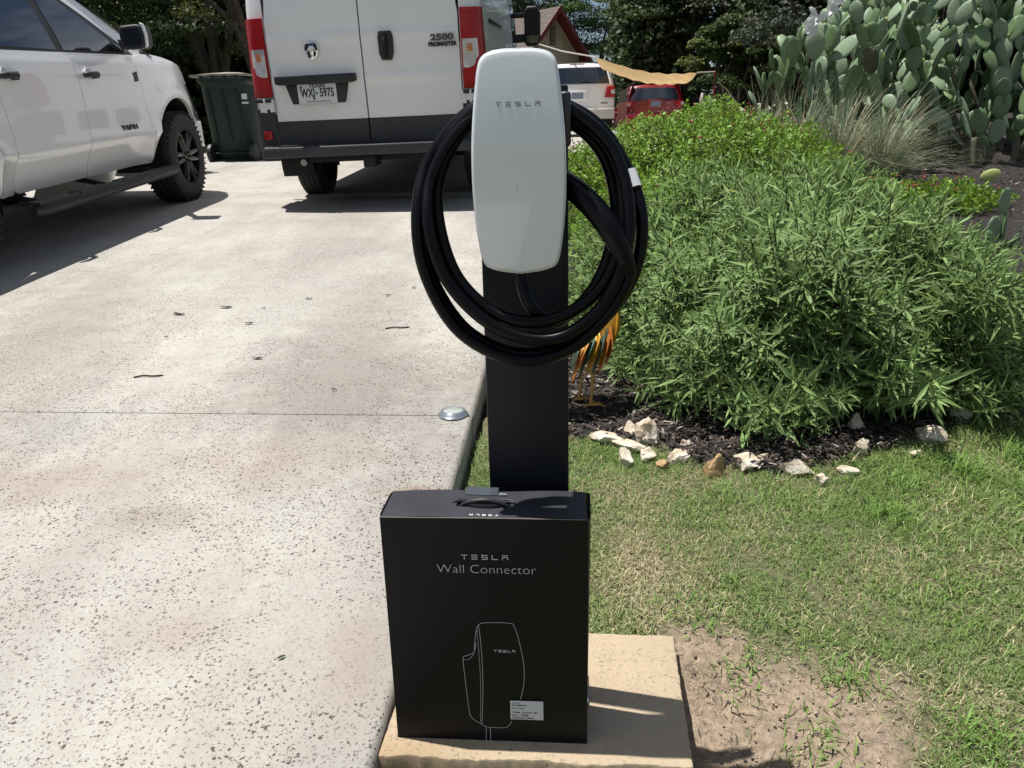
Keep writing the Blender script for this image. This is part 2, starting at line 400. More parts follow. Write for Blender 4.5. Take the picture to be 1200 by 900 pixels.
ang = rng.uniform(0, 2*pi, N); ln = rng.uniform(.004, .017, N)*(.75+.1*cy); wd = rng.uniform(.0012, .004, N)*(.75+.12*cy)
d = np.stack([np.cos(ang), np.sin(ang), rng.normal(0, .25, N)], 1)*ln[:, None]; s = np.stack([-np.sin(ang), np.cos(ang), rng.normal(0, .5, N)], 1)*wd[:, None]
c = np.stack([cx, cy, cz], 1); V = np.stack([c-d-s, c+d-s, c+d+s, c-d+s], 1).reshape(-1, 3)
t = rng.random(N); cc = np.where((t < .93)[:, None], np.array((.05, .037, .03))*rng.uniform(.4, 1.7, N)[:, None], np.array((.34, .3, .26))*rng.uniform(.6, 1.1, N)[:, None])
tag(link('mulch_chips', npmesh('mulch_chips', V, np.arange(4*N).reshape(-1, 4), M['attr_rough'], np.repeat(cc, 4, 0))), 'dark shredded wood mulch strewn over the garden bed', 'mulch', kind='stuff')

# ------------------------------------------------------------------ lawn grass
M['grass'] = mat('grass_blades', (.1, .15, .04), .6, attr=True, trans=.25, spec=.3)
def blades(x, y, zf, length, width, colr, lean=.9):
    n = len(x); z = np.array([zf(a, b) for a, b in zip(x, y)]); a = rng.uniform(0, 2*pi, n); le = rng.uniform(.25, 1., n)*lean
    dr = np.stack([np.cos(a)*np.sin(le), np.sin(a)*np.sin(le), np.cos(le)], 1); sd = np.stack([-np.sin(a), np.cos(a), np.zeros(n)], 1)
    p0 = np.stack([x, y, z-.004], 1); L1 = length[:, None]
    p1 = p0+dr*L1*.55; dr2 = dr.copy(); dr2[:, 2] *= rng.uniform(-.2, .7, n); dr2 /= np.linalg.norm(dr2, axis=1)[:, None]
    p2 = p1+dr2*L1*.5; W = (width/2)[:, None]*sd
    V = np.stack([p0-W, p0+W, p1+W*.9, p1-W*.9, p2+W*.12, p2-W*.12], 1).reshape(-1, 3); i = np.arange(n)[:, None]*6
    F = np.concatenate([i+np.array([0, 1, 2, 3]), i+np.array([3, 2, 4, 5])])
    return V, F, np.repeat(colr, 6, 0)
def grass_zone(N, x0, x1, y0, y1, lf, dens):
    x = rng.uniform(x0, x1, N); y = rng.uniform(y0, y1, N)
    k = np.array([(a > Xe(b)+.02) and not in_bed(a, b-.03) and not (-.3 < a < .345-(.06*(1.4-b)) and 1.0 < b < 1.425) and random.random() < dens(a, b) for a, b in zip(x, y)])
    return x[k], y[k]
def gdens(a, b):
    q = 1-bare(a, b)**.6*1.05+.02*(noise.noise(Vector((a*14, b*14, 0))) > .35)
    return max(0.03, q)*(.55+.45*(noise.noise(Vector((a*9, b*9, 4)))+.5))*(.7 if b > 3.4 else 1)
parts = []
for (N, x0, x1, y0, y1, ls) in ((240000, -.2, 1.9, .9, 2.45, 1.), (95000, 1.0, 4.6, 1.4, 4.4, 1.6), (1500, -.18, .1, 1.45, 2.6, 1.1)):
    x, y = grass_zone(N, x0, x1, y0, y1, ls, gdens); n = len(x)
    dry = np.array([noise.noise(Vector((a*4.5, b*4.5, 20)))+.9*math.exp(-((a-.35)/.35)**2-((b-1.6)/.35)**2) for a, b in zip(x, y)])
    t = rng.random(n); isdry = t < np.clip(.18+.5*dry+np.array([bare(a, b)**2*.75 for a, b in zip(x, y)]), .03, .93); lush = np.clip((y-1.7)*.6+(x-.8)*.25, 0, 1)
    g = np.array((.17, .25, .075))*(1-lush[:, None])+np.array((.165, .275, .06))*lush[:, None]
    colr = np.where(isdry[:, None], np.array((.45, .40, .24)), g)*rng.uniform(.6, 1.35, n)[:, None]
    ln = rng.uniform(.012, .036, n)*ls*(1+.7*lush)*np.where(isdry, .9, 1); wd = rng.uniform(.0009, .0026, n)*ls
    parts.append(blades(x, y, Zl, ln, wd, colr, 1.25))
# tufts of taller grass
tufts_ = []
for _ in range(170):
    a, b = random.uniform(.1, 2.2), random.uniform(1.15, 3.0)
    if not in_bed(a, b-.05) and bare(a, b) < .3 and not (a < .38 and b < 1.45): tufts_.append((a, b, random.randrange(20, 60), random.uniform(.022, .05)))
for (tx, ty, k, hh) in tufts_+[(1.02, 1.9, 160, .07), (.62, 2.03, 70, .06), (.75, 2.0, 60, .05), (1.35, 2.15, 200, .08), (1.6, 2.2, 160, .08), (1.15, 2.06, 120, .06), (.46, 1.33, 70, .035), (.56, 1.17, 60, .04), (.5, 1.07, 40, .035), (.42, 1.5, 80, .04), (-.06, 1.75, 26, .06), (-.03, 2.0, 22, .05), (.66, 1.3, 110, .045), (.85, 1.15, 120, .05)]:
    a = rng.normal(0, .035, k)+tx; b = rng.normal(0, .035, k)+ty
    parts.append(blades(a, b, Zl, rng.uniform(.5, 1.1, k)*hh, rng.uniform(.002, .004, k), np.array((.14, .25, .05))*rng.uniform(.7, 1.4, k)[:, None], .9))
off = 0; VV = []; FF = []; CC = []
for V, F, C in parts: VV.append(V); FF.append(F+off); CC.append(C); off += len(V)
tag(link('lawn_grass', npmesh('lawn_grass', np.concatenate(VV), np.concatenate(FF), M['grass'], np.concatenate(CC))), 'patchy short lawn grass, green and straw coloured', 'grass', kind='stuff')
# pebbles and crumbs on the bare dirt
N = 2200; x = rng.uniform(.3, .95, N); y = rng.uniform(1.0, 1.55, N); k = np.array([bare(a, b) > .35 and not (a < .35 and b < 1.43) for a, b in zip(x, y)]); x, y = x[k], y[k]; N = len(x)
r = (.0008+.004*rng.random(N)**4)[:, None]; c = np.stack([x, y, [Zl(a, b)+.004 for a, b in zip(x, y)]], 1)
oct_ = np.array([(1, 0, 0), (0, 1, 0), (-1, 0, 0), (0, -1, 0), (0, 0, 1), (0, 0, -.6)])
V = (c[:, None]+oct_[None]*r[:, None]*rng.uniform(.6, 1.3, (N, 6, 1))).reshape(-1, 3)
fo = np.array([(0, 1, 4), (1, 2, 4), (2, 3, 4), (3, 0, 4), (1, 0, 5), (2, 1, 5), (3, 2, 5), (0, 3, 5)])
F = (np.arange(N)[:, None, None]*6+fo[None]).reshape(-1, 3)
tag(link('dirt_pebbles', npmesh('dirt_pebbles', V, F, M['attr_rough'], np.repeat(np.array((.34, .27, .20))*rng.uniform(.35, 1.4, N)[:, None], 6, 0))), 'loose grit and small pebbles on the bare dirt by the pad', 'gravel', kind='stuff')

# ------------------------------------------------------------------ the pad, the post, the charger, the box
DF = Matrix.Translation((.018, 1.15, 0)) @ Matrix.Rotation(R(-4.7), 4, 'Z')
def dloc(x, y, z=0): return DF @ Vector((x, y, z))
bm = B()
pl_ = [(-.262, -.092), (-.2, -.088), (-.1, -.092), (0, -.087), (.1, -.093), (.2, -.088), (.279, -.091), (.283, .06), (.287, .18), (.29, .272), (.1, .275), (-.1, .274), (-.258, .273), (-.26, .1)]
pr_ = []
for i in range(len(pl_)):
    (ax_, ay_), (bx_, by_) = pl_[i], pl_[(i+1) % len(pl_)]; k_ = max(2, int(math.hypot(bx_-ax_, by_-ay_)/.008))
    for j in range(k_):
        t = j/k_; X_, Y_ = ax_+(bx_-ax_)*t, ay_+(by_-ay_)*t; q = noise.noise(Vector((X_*60, Y_*60, 2)))*.0022+noise.noise(Vector((X_*160, Y_*160, 2)))*.0012
        pr_.append((X_+q, Y_+q*(2.2 if Y_ < -.05 else 1), 0))
prism(bm, pr_, (0, 0, -.09))
me = finish(bm, 'concrete_pad', M['pad'], 40, bev=.006)
pad = link('concrete_pad', me, None, dloc(0, 0), (0, 0, R(-4.7))); tag(pad, 'small tan concrete footing pad under the charger post and box', 'concrete pad')

M['post'] = mat('powder_black', (.0055, .0085, .014), .45, spec=.3, var=.08, vscale=6, bump=.03, bscale=500)
post = empty('charger_pedestal', dloc(0, 0), R(-4.7), 'flat black steel pedestal standing on the concrete pad behind the box', 'pedestal')
bm = B(); box(bm, (0, .101, .55), (.139, .022, 1.07)); link('post', finish(bm, 'post', M['post'], bev=.003), post)
bm = B(); box(bm, (.0, .09, .004), (.212, .09, .008))
M['galv'] = mat('galvanised', (.3, .31, .32), .45, metal=.6)
link('base_plate', finish(bm, 'base_plate', M['galv'], bev=.001), post)

chg = empty('wall_charger', dloc(0, 0), R(-4.7), 'white glass faced electric car charger mounted high on the black pedestal', 'car charger')
half = [(0, 1.127), (.022, 1.1265), (.040, 1.123), (.050, 1.116), (.0545, 1.104), (.0575, 1.085), (.0615, 1.05), (.0648, 1.01), (.0662, .97), (.0658, .93), (.0632, .89), (.0595, .860), (.0562, .842), (.0525, .8335), (.047, .829), (.030, .8235), (0, .8195)]
outline = crom([(a, 0, b) for a, b in half], 4)
outl = [(p.x, p.z) for p in outline]; full = outl+[(-a, b) for a, b in outl[-2:0:-1]]
zc = .975
def facey(a, b): return -.016+.30*a*a+.012*((b-zc)/.155)**2*(1 if b > zc else .6)
def face_rings(scale_list, yo):
    bm = B(); rings = []
    for s, dy in scale_list:
        rings.append([bm.verts.new((a*s, facey(a*s, zc+(b-zc)*s)+dy, zc+(b-zc)*s)) for a, b in full])
    n = len(full)
    for i in range(len(rings)-1):
        for k in range(n): bm.faces.new((rings[i][k], rings[i][(k+1) % n], rings[i+1][(k+1) % n], rings[i+1][k]))
    cvt = bm.verts.new((0, facey(0, zc)+yo, zc))
    for k in range(n): bm.faces.new((rings[-1][k], rings[-1][(k+1) % n], cvt))
    return bm
M['faceglass'] = mat('white_glass', (.62, .67, .685), .16, coat=1., spec=.8)
M['faceglass'].node_tree.nodes['Principled BSDF'].inputs['Coat Roughness'].default_value = .02
e = 1/.155*.004
bm = face_rings([(.965, .016), (.99, .012), (1.0, .007), (.998, .0035), (.988, .0008), (.97, 0), (.93, 0), (.85, 0), (.7, 0), (.5, 0), (.25, 0)], 0)
link('faceplate', finish(bm, 'faceplate', M['faceglass'], 60), chg)
M['edge'] = mat('clear_glass_edge', (.75, .8, .82), .08, coat=1., metal=.3)
bm = B()
pth = [(a*.999, facey(a, b)+.0062, zc+(b-zc)*1.0005) for a, b in full]; tube(bm, pth, .0016, 6, closed=True); link('glass_edge', finish(bm, 'glass_edge', M['edge'], 60), chg)
M['house'] = mat('charger_housing', (.014, .015, .018), .4, coat=.2)
bm = B(); rings = []
for s, y in ((.94, .002), (.955, .012), (.93, .03), (.86, .045), (.84, .078)):
    rings.append([bm.verts.new((a*s, y+ (facey(a, b)+.012)*(1 if y < .03 else 0), zc+(b-zc)*s)) for a, b in full])
n = len(full)
for i in range(len(rings)-1):
    for k in range(n): bm.faces.new((rings[i][k], rings[i][(k+1) % n], rings[i+1][(k+1) % n], rings[i+1][k]))
bm.faces.new(rings[-1][::-1])
link('housing', finish(bm, 'housing', M['house'], 50), chg)
bm = B(); box(bm, (.066, .046, 1.035), (.016, .05, .075)); link('connector_dock', finish(bm, 'connector_dock', M['house'], bev=.005, seg=3), chg)
M['greyprint'] = mat('grey_print', (.13, .14, .15), .4)
bm = B(); logo_letters(bm, 0.001, 1.0555, .062, .0062, 0, t=.0011, d=.0004, mapf=lambda a, b: (a, facey(a, b)-.0001, b))
link('maker_lettering', finish(bm, 'maker_lettering', M['greyprint']), chg)
bm = B(); prism(bm, [(-.0035, facey(0, .94)-.0003, .945), (-.0022, facey(0, .94)-.0003, .945), (-.0022, facey(0, .86)-.0003, .866), (-.0035, facey(0, .86)-.0003, .866)], (0, .0002, 0))
M['ledbar'] = mat('led_slit', (.4, .43, .43), .25); link('light_slit', finish(bm, 'light_slit', M['ledbar']), chg)
bm = B(); cyl(bm, (.0, .03, .823), .0125, .02, 'Z', 20); link('cable_gland', finish(bm, 'cable_gland', M['house'], bev=.002), chg)

# cable, one long run wound in loops round the charger (D frame, metres)
f_ = 906.; p_ = R(17.6); r_ = R(1.43)
def dhit(x, y, yl):
    """photo pixel -> the plane y = yl of the pad's frame; used to read off the cable's measured shape"""
    dx, dy = x-600, y-450; X = dx*cos(r_)-dy*sin(r_); Y = dy*cos(r_)+dx*sin(r_)
    d = Vector((X, f_*cos(p_)-Y*sin(p_), -f_*sin(p_)-Y*cos(p_))); Di = DF.inverted()
    o = Di @ Vector((0, 0, 1.01)); d = Di.to_3x3() @ d; t = (yl-o.y)/d.y; return o+d*t
M['cable'] = mat('cable_rubber', (.002, .0022, .003), .33, spec=.17)
loops = [
 [(612, 322, .035), (613, 336, .022), (620, 356, .012), (636, 372, .028), (655, 376, .046)],
 [(690, 346, .052), (713, 300, .052), (722, 240, .055), (706, 180, .052), (665, 140, .045), (605, 118, .045), (548, 146, .045), (517, 200, .045), (513, 255, .04), (533, 320, .035), (572, 362, .018), (612, 377, .004), (655, 372, .006)],
 [(700, 342, .02), (724, 295, .03), (730, 235, .035), (712, 175, .035), (668, 136, .035), (605, 112, .04), (545, 146, .03), (507, 205, .022), (502, 262, .018), (522, 325, .01), (565, 373, -.003), (615, 396, -.010), (662, 393, -.008)],
 [(706, 358, .0), (731, 305, .01), (737, 240, .015), (716, 172, .018), (670, 130, .02), (605, 104, .03), (540, 145, .035), (500, 208, .045), (493, 265, .045), (508, 330, .04), (548, 388, .026), (606, 414, .018), (664, 404, .020)],
 [(718, 362, .026), (746, 312, .05), (752, 255, .055), (737, 203, .0505), (704, 150, .05), (660, 122, .05), (605, 106, .055), (548, 132, .05), (502, 190, .03), (489, 255, .024), (500, 325, .022), (540, 390, .012), (606, 422, .0), (668, 409, .002)],
 [(712, 368, .008), (733, 335, .012), (737, 318, .016)]]
def ymap(yl, y): return yl*.7-.018+.040*float(np.interp(y, [190, 265], [1, 0]))
path = [dhit(x, y, ymap(yl, y)) for lp in loops for x, y, yl in lp]
sm = crom(path, 7)
bm = B(); tube(bm, sm, .0096, 12); cable = link('cable', finish(bm, 'cable', M['cable'], 60), chg)
hp = [dhit(q[0], q[1], ymap(q[2], q[1]-12)) for q in ((737, 322, .015), (731, 300, .013), (716, 270, .01), (698, 246, .012), (680, 228, .02), (662, 214, .035), (648, 204, .05))]
hs_ = crom(hp, 5); nh = len(hs_)
bm = B(); tube(bm, hs_, [.0108+.0052*min(1, i/(nh*.3))+.002*sin(pi*i/nh) for i in range(nh)], 14); link('connector_handle', finish(bm, 'connector_handle', M['cable'], 60), chg)
a, b = dhit(736, 201, ymap(.0505, 201)), dhit(743, 221, ymap(.0520, 221))
bm = B(); tube(bm, [a, (a+b)/2, b], .0122, 14); lab = link('cable_label', finish(bm, 'cable_label', M['plate'], 60), cable)
for k in range(4):
    q = a.lerp(b, .2+.2*k); bm = B(); box(bm, (q.x-.001, q.y-.0118, q.z), (.013, .0012, .0008), (0, .45, 0)); link('label_print', finish(bm, 'label_print', M['greyprint']), cable)

# the box
M['carton'] = mat('black_carton', (.0055, .0055, .0065), .45, spec=.22, var=.12, vscale=10, bump=.04, bscale=60)
M['carton_top'] = mat('black_carton_paler', (.026, .026, .034), .6, spec=.3, var=.25, vscale=14, bump=.05, bscale=50)  # top flap: a paler, rougher, more mottled black than the carton sides
M['silver'] = mat('silver_print', (.55, .55, .56), .4)
M['dimprint'] = mat('dim_grey_print', (.62, .62, .63), .45)
x0, x1, y0, y1, h = -.2335, .1015, -.045, .052, .4335
carton = empty('cardboard_box', dloc(0, 0), R(-4.7), 'tall black retail carton with handle and line drawing, standing on the concrete pad', 'box')
M['cutcard'] = mat('cut_card_edge', (.17, .15, .14), .9)
bm = B(); box(bm, ((x0+x1)/2, (y0+y1)/2, h/2), (x1-x0-.006, y1-y0-.004, h-.004)); link('carton_body', finish(bm, 'carton_body', M['carton'], bev=.0025), carton)
bm = panel([(x0, 0.0), (x1, 0.0), (x1, h), (x0, h)], lambda u, v: Vector((u, y0-.0012-.0018*sin(pi*v/h)*sin(pi*(u-x0)/(x1-x0)), v)), (0, 1, 0), .004, (.03, .03))
link('front_panel', finish(bm, 'front_panel', M['carton'], 50), carton)
hx0, hx1, hy0, hy1 = -.115, -.025, -.006, .012
hxc = -.067
bm = B()
# top flap with the handle slot cut out
def topz(u, v): return h+.0016+.0035*abs(sin((u-x0)*9))*max(0, (v-.02)/.04)*.5+.0015*sin(u*31)
for (a0, a1, b0, b1) in ((x0+.001, hx0, y0, y1), (hx1, x1-.003, y0, y1), (hx0, hx1, y0, hy0), (hx0, hx1, hy1, y1)):
    na, nb = max(1, int((a1-a0)/.012)), max(1, int((b1-b0)/.012))
    sheet(bm, [[(a0+(a1-a0)*i/na, b0+(b1-b0)*j/nb, topz(a0+(a1-a0)*i/na, b0+(b1-b0)*j/nb)) for i in range(na+1)] for j in range(nb+1)])
bmesh.ops.remove_doubles(bm, verts=bm.verts, dist=1e-4)
link('top_flap', finish(bm, 'top_flap', M['carton_top'], 60), carton)
bm = B(); tube(bm, [(x0+.002, y0-.0008, h+.001), (-.05, y0-.001, h+.0018), (x1-.003, y0-.0008, h+.001)], .0009, 5); link('worn_edge', finish(bm, 'worn_edge', M['cutcard']), carton)
bm = B(); prism(bm, [(x1-.0005, y0+.004, h-.004), (x1+.004, y0+.02, h-.002), (x1+.0045, y1-.01, h+.004), (x1-.001, y1, h+.002), (x1-.0005, y1, .0), (x1-.0005, y0+.004, .0)], (-.0015, 0, 0)); link('side_flap', finish(bm, 'side_flap', M['carton']), carton)
bm = B(); prism(bm, [(x0+.0005, y0+.004, h-.006), (x0-.005, y0+.02, h-.004), (x0-.003, y1-.01, h), (x0+.0005, y1, h), (x0+.0005, y1, .0), (x0-.002, y0+.02, .0), (x0+.0005, y0+.004, .0)], (.0015, 0, 0)); link('side_flap', finish(bm, 'side_flap', M['carton']), carton)
bm = B()
hp = crom([(hx0+.006, .003, h-.008), (hx0+.010, .001, h+.001), (hx0+.026, -.004, h+.010), (hxc, -.006, h+.0135), (hx1-.026, -.004, h+.010), (hx1-.010, .001, h+.001), (hx1-.006, .003, h-.008)], 5)
tube(bm, hp, .0038, 8); tube(bm, [p+Vector((0, .006, -.0015)) for p in hp], .0025, 8); link('carry_handle', finish(bm, 'carry_handle', M['black_plastic'], 60), carton)
bm = B(); tube(bm, crom([(hx0-.008, .004, h+.0025), (hx0+.003, .012, h+.005), (hx0+.016, .014, h+.0035)], 4), .0014, 5); tube(bm, crom([(hx1+.008, .004, h+.0025), (hx1-.003, .012, h+.005), (hx1-.016, .014, h+.0035)], 4), .0014, 5); link('slot_rim', finish(bm, 'slot_rim', M['black_plastic'], 60), carton)
M['tape'] = mat('clear_tape', (.05, .06, .07), .12, coat=.6)
bm = B(); sheet(bm, [[(a, b, topz(a, b)+.0012+(.004 if b > .054 else 0)) for a in (-.105, -.09, -.07, -.05)] for b in (.036, .045, .0565)]); link('tape_strip', finish(bm, 'tape_strip', M['tape']), carton)
bm = B(); logo_letters(bm, -.066, -.034, .047, .0052, 0, t=.0013, flip=True, d=.0004, mapf=lambda a, b: (a, b, topz(a, b)+.0003)); link('maker_lettering', finish(bm, 'maker_lettering', M['silver']), carton)
text_obj('Wall', .007, M['silver'], carton, Matrix.Translation((-.041, .036, h+.0042)) @ Matrix.Rotation(pi, 4, 'Z'), 'top_lettering')
def fy(a, b): return (a, y0-.0034-.0004, b)
bm = B(); logo_letters(bm, -.0655, .3665, .076, .0085, 0, t=.0012, mapf=fy); link('maker_lettering', finish(bm, 'maker_lettering', M['dimprint']), carton)
text_obj('Wall Connector', .0232, M['dimprint'], carton, Matrix.Translation((-.0635, y0-.0036, .3435)) @ FACE_BACK, 'product_lettering', bold=-.00055, space=1.0, sx=1.06, depth=.0003)
for nm in ('product_lettering',): pass
def line(pts, r=.00042, name='drawn_line', n=5):
    bm = B(); tube(bm, [Vector(fy(a, b)) for a, b in [(q.x, q.z) for q in crom([(a, 0, b) for a, b in pts], n)]], r, 4); return link(name, finish(bm, name, M['silver']), carton)
def bxy(x, y): q = dhit(x, y, y0); return (q.x, q.z)
ol = [(556, 762), (558, 740), (562, 730), (575, 728), (598, 729), (603, 733), (609, 752), (614, 778), (614, 800), (610, 818)]
line([bxy(*q) for q in ol]); line([bxy(*q) for q in [(600, 843), (596, 849), (590, 851), (572, 850), (565, 847), (554, 840), (551, 835)]])
line([bxy(*q) for q in [(551, 836), (548, 815), (545, 790), (543, 770), (546, 767), (552, 765), (556, 762), (558, 752)]])
line([bxy(*q) for q in [(561, 731), (564, 755), (566, 790), (566, 820), (565, 847)]]); line([bxy(*q) for q in [(559, 735), (562, 770), (563.5, 800), (563.5, 845)]], .0003)
line([bxy(*q) for q in [(543, 771), (550, 771), (556, 764)]], .0003)
line([bxy(570, 850), bxy(570.3, 871)], n=2); line([bxy(575, 851), bxy(575.5, 871)], n=2)
bm = B(); q0, q1 = bxy(579, 761), bxy(604, 760); logo_letters(bm, (q0[0]+q1[0])/2, q0[1], q1[0]-q0[0], .0048, 0, t=.0009, mapf=fy); link('drawn_lettering', finish(bm, 'drawn_lettering', M['silver']), carton)
la, lb = bxy(598, 819), bxy(637, 842)
bm = B(); box(bm, ((la[0]+lb[0])/2, y0-.0042, (la[1]+lb[1])/2), (lb[0]-la[0], .0006, la[1]-lb[1])); stk = link('shipping_sticker', finish(bm, 'shipping_sticker', M['plate'], bev=.0002), carton)
sw, sh_, sx0, sz1 = lb[0]-la[0], la[1]-lb[1], la[0], la[1]
def stext(s, sz, fx, fz, al='LEFT', bold=0): return text_obj(s, sz, M['ink'], stk, Matrix.Translation((sx0+sw*fx, y0-.0047, sz1-sh_*fz)) @ FACE_BACK, 'sticker_print', align=al, depth=.0001, bold=bold)
stext('P/N 1457', .0036, .05, .12); stext('US 1529455-02', .004, .05, .24, bold=.0001); stext('WALL CONN', .0035, .05, .4)
stext('T-NOM   A VOLTS  +80', .0042, .05, .62, bold=.0001); stext('A11 - 7375', .0062, .05, .78, bold=.00012); stext('CONTINUOUS  CURRENT', .0032, .05, .92, bold=.0001)

# puck light on the joint
M['puckglass'] = mat('puck_glass', (.42, .47, .42), .08, coat=1., metal=.2); M['puckring'] = mat('puck_ring', (.42, .46, .5), .18, metal=.8)
puck = empty('ground_light', (-.201, 2.46, Zd(2.46)), 0, 'round glass solar puck light set on the driveway joint near the edge', 'puck light')
bm = B(); lathe(bm, [(.0, 0), (.052, 0), (.052, .004), (.046, .008), (.041, .016), (.036, .018), (.033, .0165)], axis='Z'); link('ring', finish(bm, 'ring', M['puckring'], 50), puck)
bm = B(); lathe(bm, [(.0335, .0163), (.025, .019), (.012, .0205), (.0005, .021)], axis='Z'); link('lens', finish(bm, 'lens', M['puckglass'], 60), puck)

# twigs, dead leaves on the drive
def dpx(x, y):
    dx, dy = x-600, y-450; X = dx*cos(r_)-dy*sin(r_); Y = dy*cos(r_)+dx*sin(r_)
    d = (X, f_*cos(p_)-Y*sin(p_), -f_*sin(p_)-Y*cos(p_)); t = (.02-.078*1.1-1.01)/(d[2]-.078*d[1]); return (t*d[0], t*d[1])
M['twig'] = mat('dead_twig', (.03, .022, .017), .9)
M['gleaf'] = mat('green_leaf', (.05, .09, .03), .5)
for (x, y, l, a, lab_) in [(174, 442, .11, .1, 'thin dark twig lying on the driveway left of its middle'), (466, 385, .11, .1, 'thin dark twig on the driveway left of the cable coil')]:
    X, Y = dpx(x, y); bm = B(); tube(bm, crom([(-l/2, 0, .003), (-l/6, .008, .006), (l/6, -.003, .005), (l/2, .006, .004)], 3), [.0032]*9+[.0018], 5)
    tag(link('twig', finish(bm, 'twig', M['twig']), None, (X, Y, Zd(Y)), (0, 0, a)), lab_, 'twig', 'litter on the driveway')
for (x, y, s, lab_) in [(210, 369, .05, 'curled dead leaf, leftmost of the dark litter on the driveway'), (265, 361, .05, 'crumpled dead leaf beside the leftmost one on the driveway'), (362, 351, .028, 'small dark clod on the driveway between the leaves and the charger'),
                        (309, 362, .018, 'tiny dark scrap right of the crumpled dead leaf'), (292, 380, .03, 'flat dark sliver just below the crumpled dead leaf'), (302, 421, .032, 'dark leaf scrap in the middle of the sunlit driveway'), (195, 396, .014, 'tiny crumb below the curled dead leaf'),
                        (455, 347, .024, 'dark clod nearest the left side of the cable coil'), (485, 338, .018, 'small brown crumb hard against the cable coil'), (392, 458, .016, 'tiny dark crumb above the driveway joint')]:
    X, Y = dpx(x, y); bm = B(); n = 7; s *= 1.25
    sheet(bm, [[(s*(i/n-.5), s*.45*(j/4-.5)*(1-abs(i/n-.5)*1.3)*(1+.4*noise.noise(Vector((i, j, x)))), .004+.010*abs(noise.noise(Vector((i*.6, j*.8, x))))+.001) for i in range(n+1)] for j in range(5)])
    tag(link('dead_leaf', finish(bm, 'dead_leaf', M['twig'], 20), None, (X, Y, Zd(Y)), (0, 0, random.uniform(-.4, .4))), lab_, 'dead leaf', 'litter on the driveway')
X, Y = dpx(330, 772); bm = B(); s = .016
sheet(bm, [[(s*(i/5-.5), s*.5*(j/2-.5)*(1-abs(i/5-.5)*1.6), .003+.003*abs(j-1)) for i in range(6)] for j in range(3)])
tag(link('green_leaf', finish(bm, 'green_leaf', M['gleaf']), None, (X, Y, Zd(Y)), (0, 0, .6)), 'tiny green leaf lying on the concrete left of the box', 'leaf')

# ------------------------------------------------------------------ vehicles
def vframe(o, yaw, roll=0.):
    p = math.atan(.078); y = R(yaw)
    f = Vector((sin(y)*cos(p), cos(y)*cos(p), sin(p))); r = Vector((cos(y), -sin(y), 0)); u = r.cross(f)
    c, s = cos(R(roll)), sin(R(roll)); r2 = c*r-s*u; u2 = c*u+s*r
    m = Matrix.Identity(4)
    for i, a in enumerate((r2, f, u2)): m.col[i][:3] = a
    m.col[3][:3] = o
    return m
def wheel(parent, c, rad, wid, side, style='alloy', hubm=None):
    """side=+1: outer face towards +x"""
    bm = B(); hw = wid/2; s = side
    prof = [(rad*.60, -hw*.8), (rad*.62, -hw), (rad*.80, -hw*1.04), (rad*.93, -hw*.96), (rad*.985, -hw*.8)]
    for k in range(4):
        a = -hw*.62+hw*1.24*k/3
        prof += [(rad, a-.022), (rad, a+.016), (rad*.975, a+.018), (rad*.975, a+.026)] if k < 3 else [(rad, a-.022), (rad, a+.016)]
    prof += [(rad*.985, hw*.8), (rad*.93, hw*.96), (rad*.80, hw*1.04), (rad*.62, hw), (rad*.60, hw*.8)]
    lathe(bm, prof, (0, 0, 0), 'X', 40)
    if style == 'alloy':
        for k in range(48):
            a = 2*pi*k/48
            for sx in (-1, 1): box(bm, (sx*hw*.84, cos(a)*rad*.962, sin(a)*rad*.962), (.04, .034, .010), (a, 0, 0))
    tyre = link('wheel', finish(bm, 'wheel', M['rubber'], 40), parent, c)
    bm = B(); q = s*hw*.62
    lathe(bm, [(rad*.61, s*hw*.98), (rad*.585, s*hw*.97), (rad*.57, s*hw*.7), (rad*.56, -s*hw*.8)], axis='X', seg=36)
    if style == 'alloy':
        for k in range(6):
            a = 2*pi*k/6
            for da in (-.17, .17):
                p0 = (q+s*.02, cos(a+da*1.9)*rad*.16, sin(a+da*1.9)*rad*.16); p1 = (q+s*.035, cos(a+da)*rad*.56, sin(a+da)*rad*.56)
                tube(bm, [p0, p1], [.026, .017], 6)
        cyl(bm, (q+s*.02, 0, 0), rad*.17, .05, 'X', 20)
        for k in range(5): cyl(bm, (q+s*.05, cos(k*1.2566)*rad*.1, sin(k*1.2566)*rad*.1), .011, .02, 'X', 8)
        cyl(bm, (-s*hw*.2, 0, 0), rad*.5, .02, 'X', 24)
    else:
        cyl(bm, (q, 0, 0), rad*.57, .03, 'X', 28); cyl(bm, (q+s*.03, 0, 0), rad*.22, .06, 'X', 20)
        for k in range(8): cyl(bm, (q+s*.02, cos(k*.785)*rad*.4, sin(k*.785)*rad*.4), .022, .012, 'X', 10)
    link('rim', finish(bm, 'rim', hubm or M['rim'], 40), tyre)
    return tyre

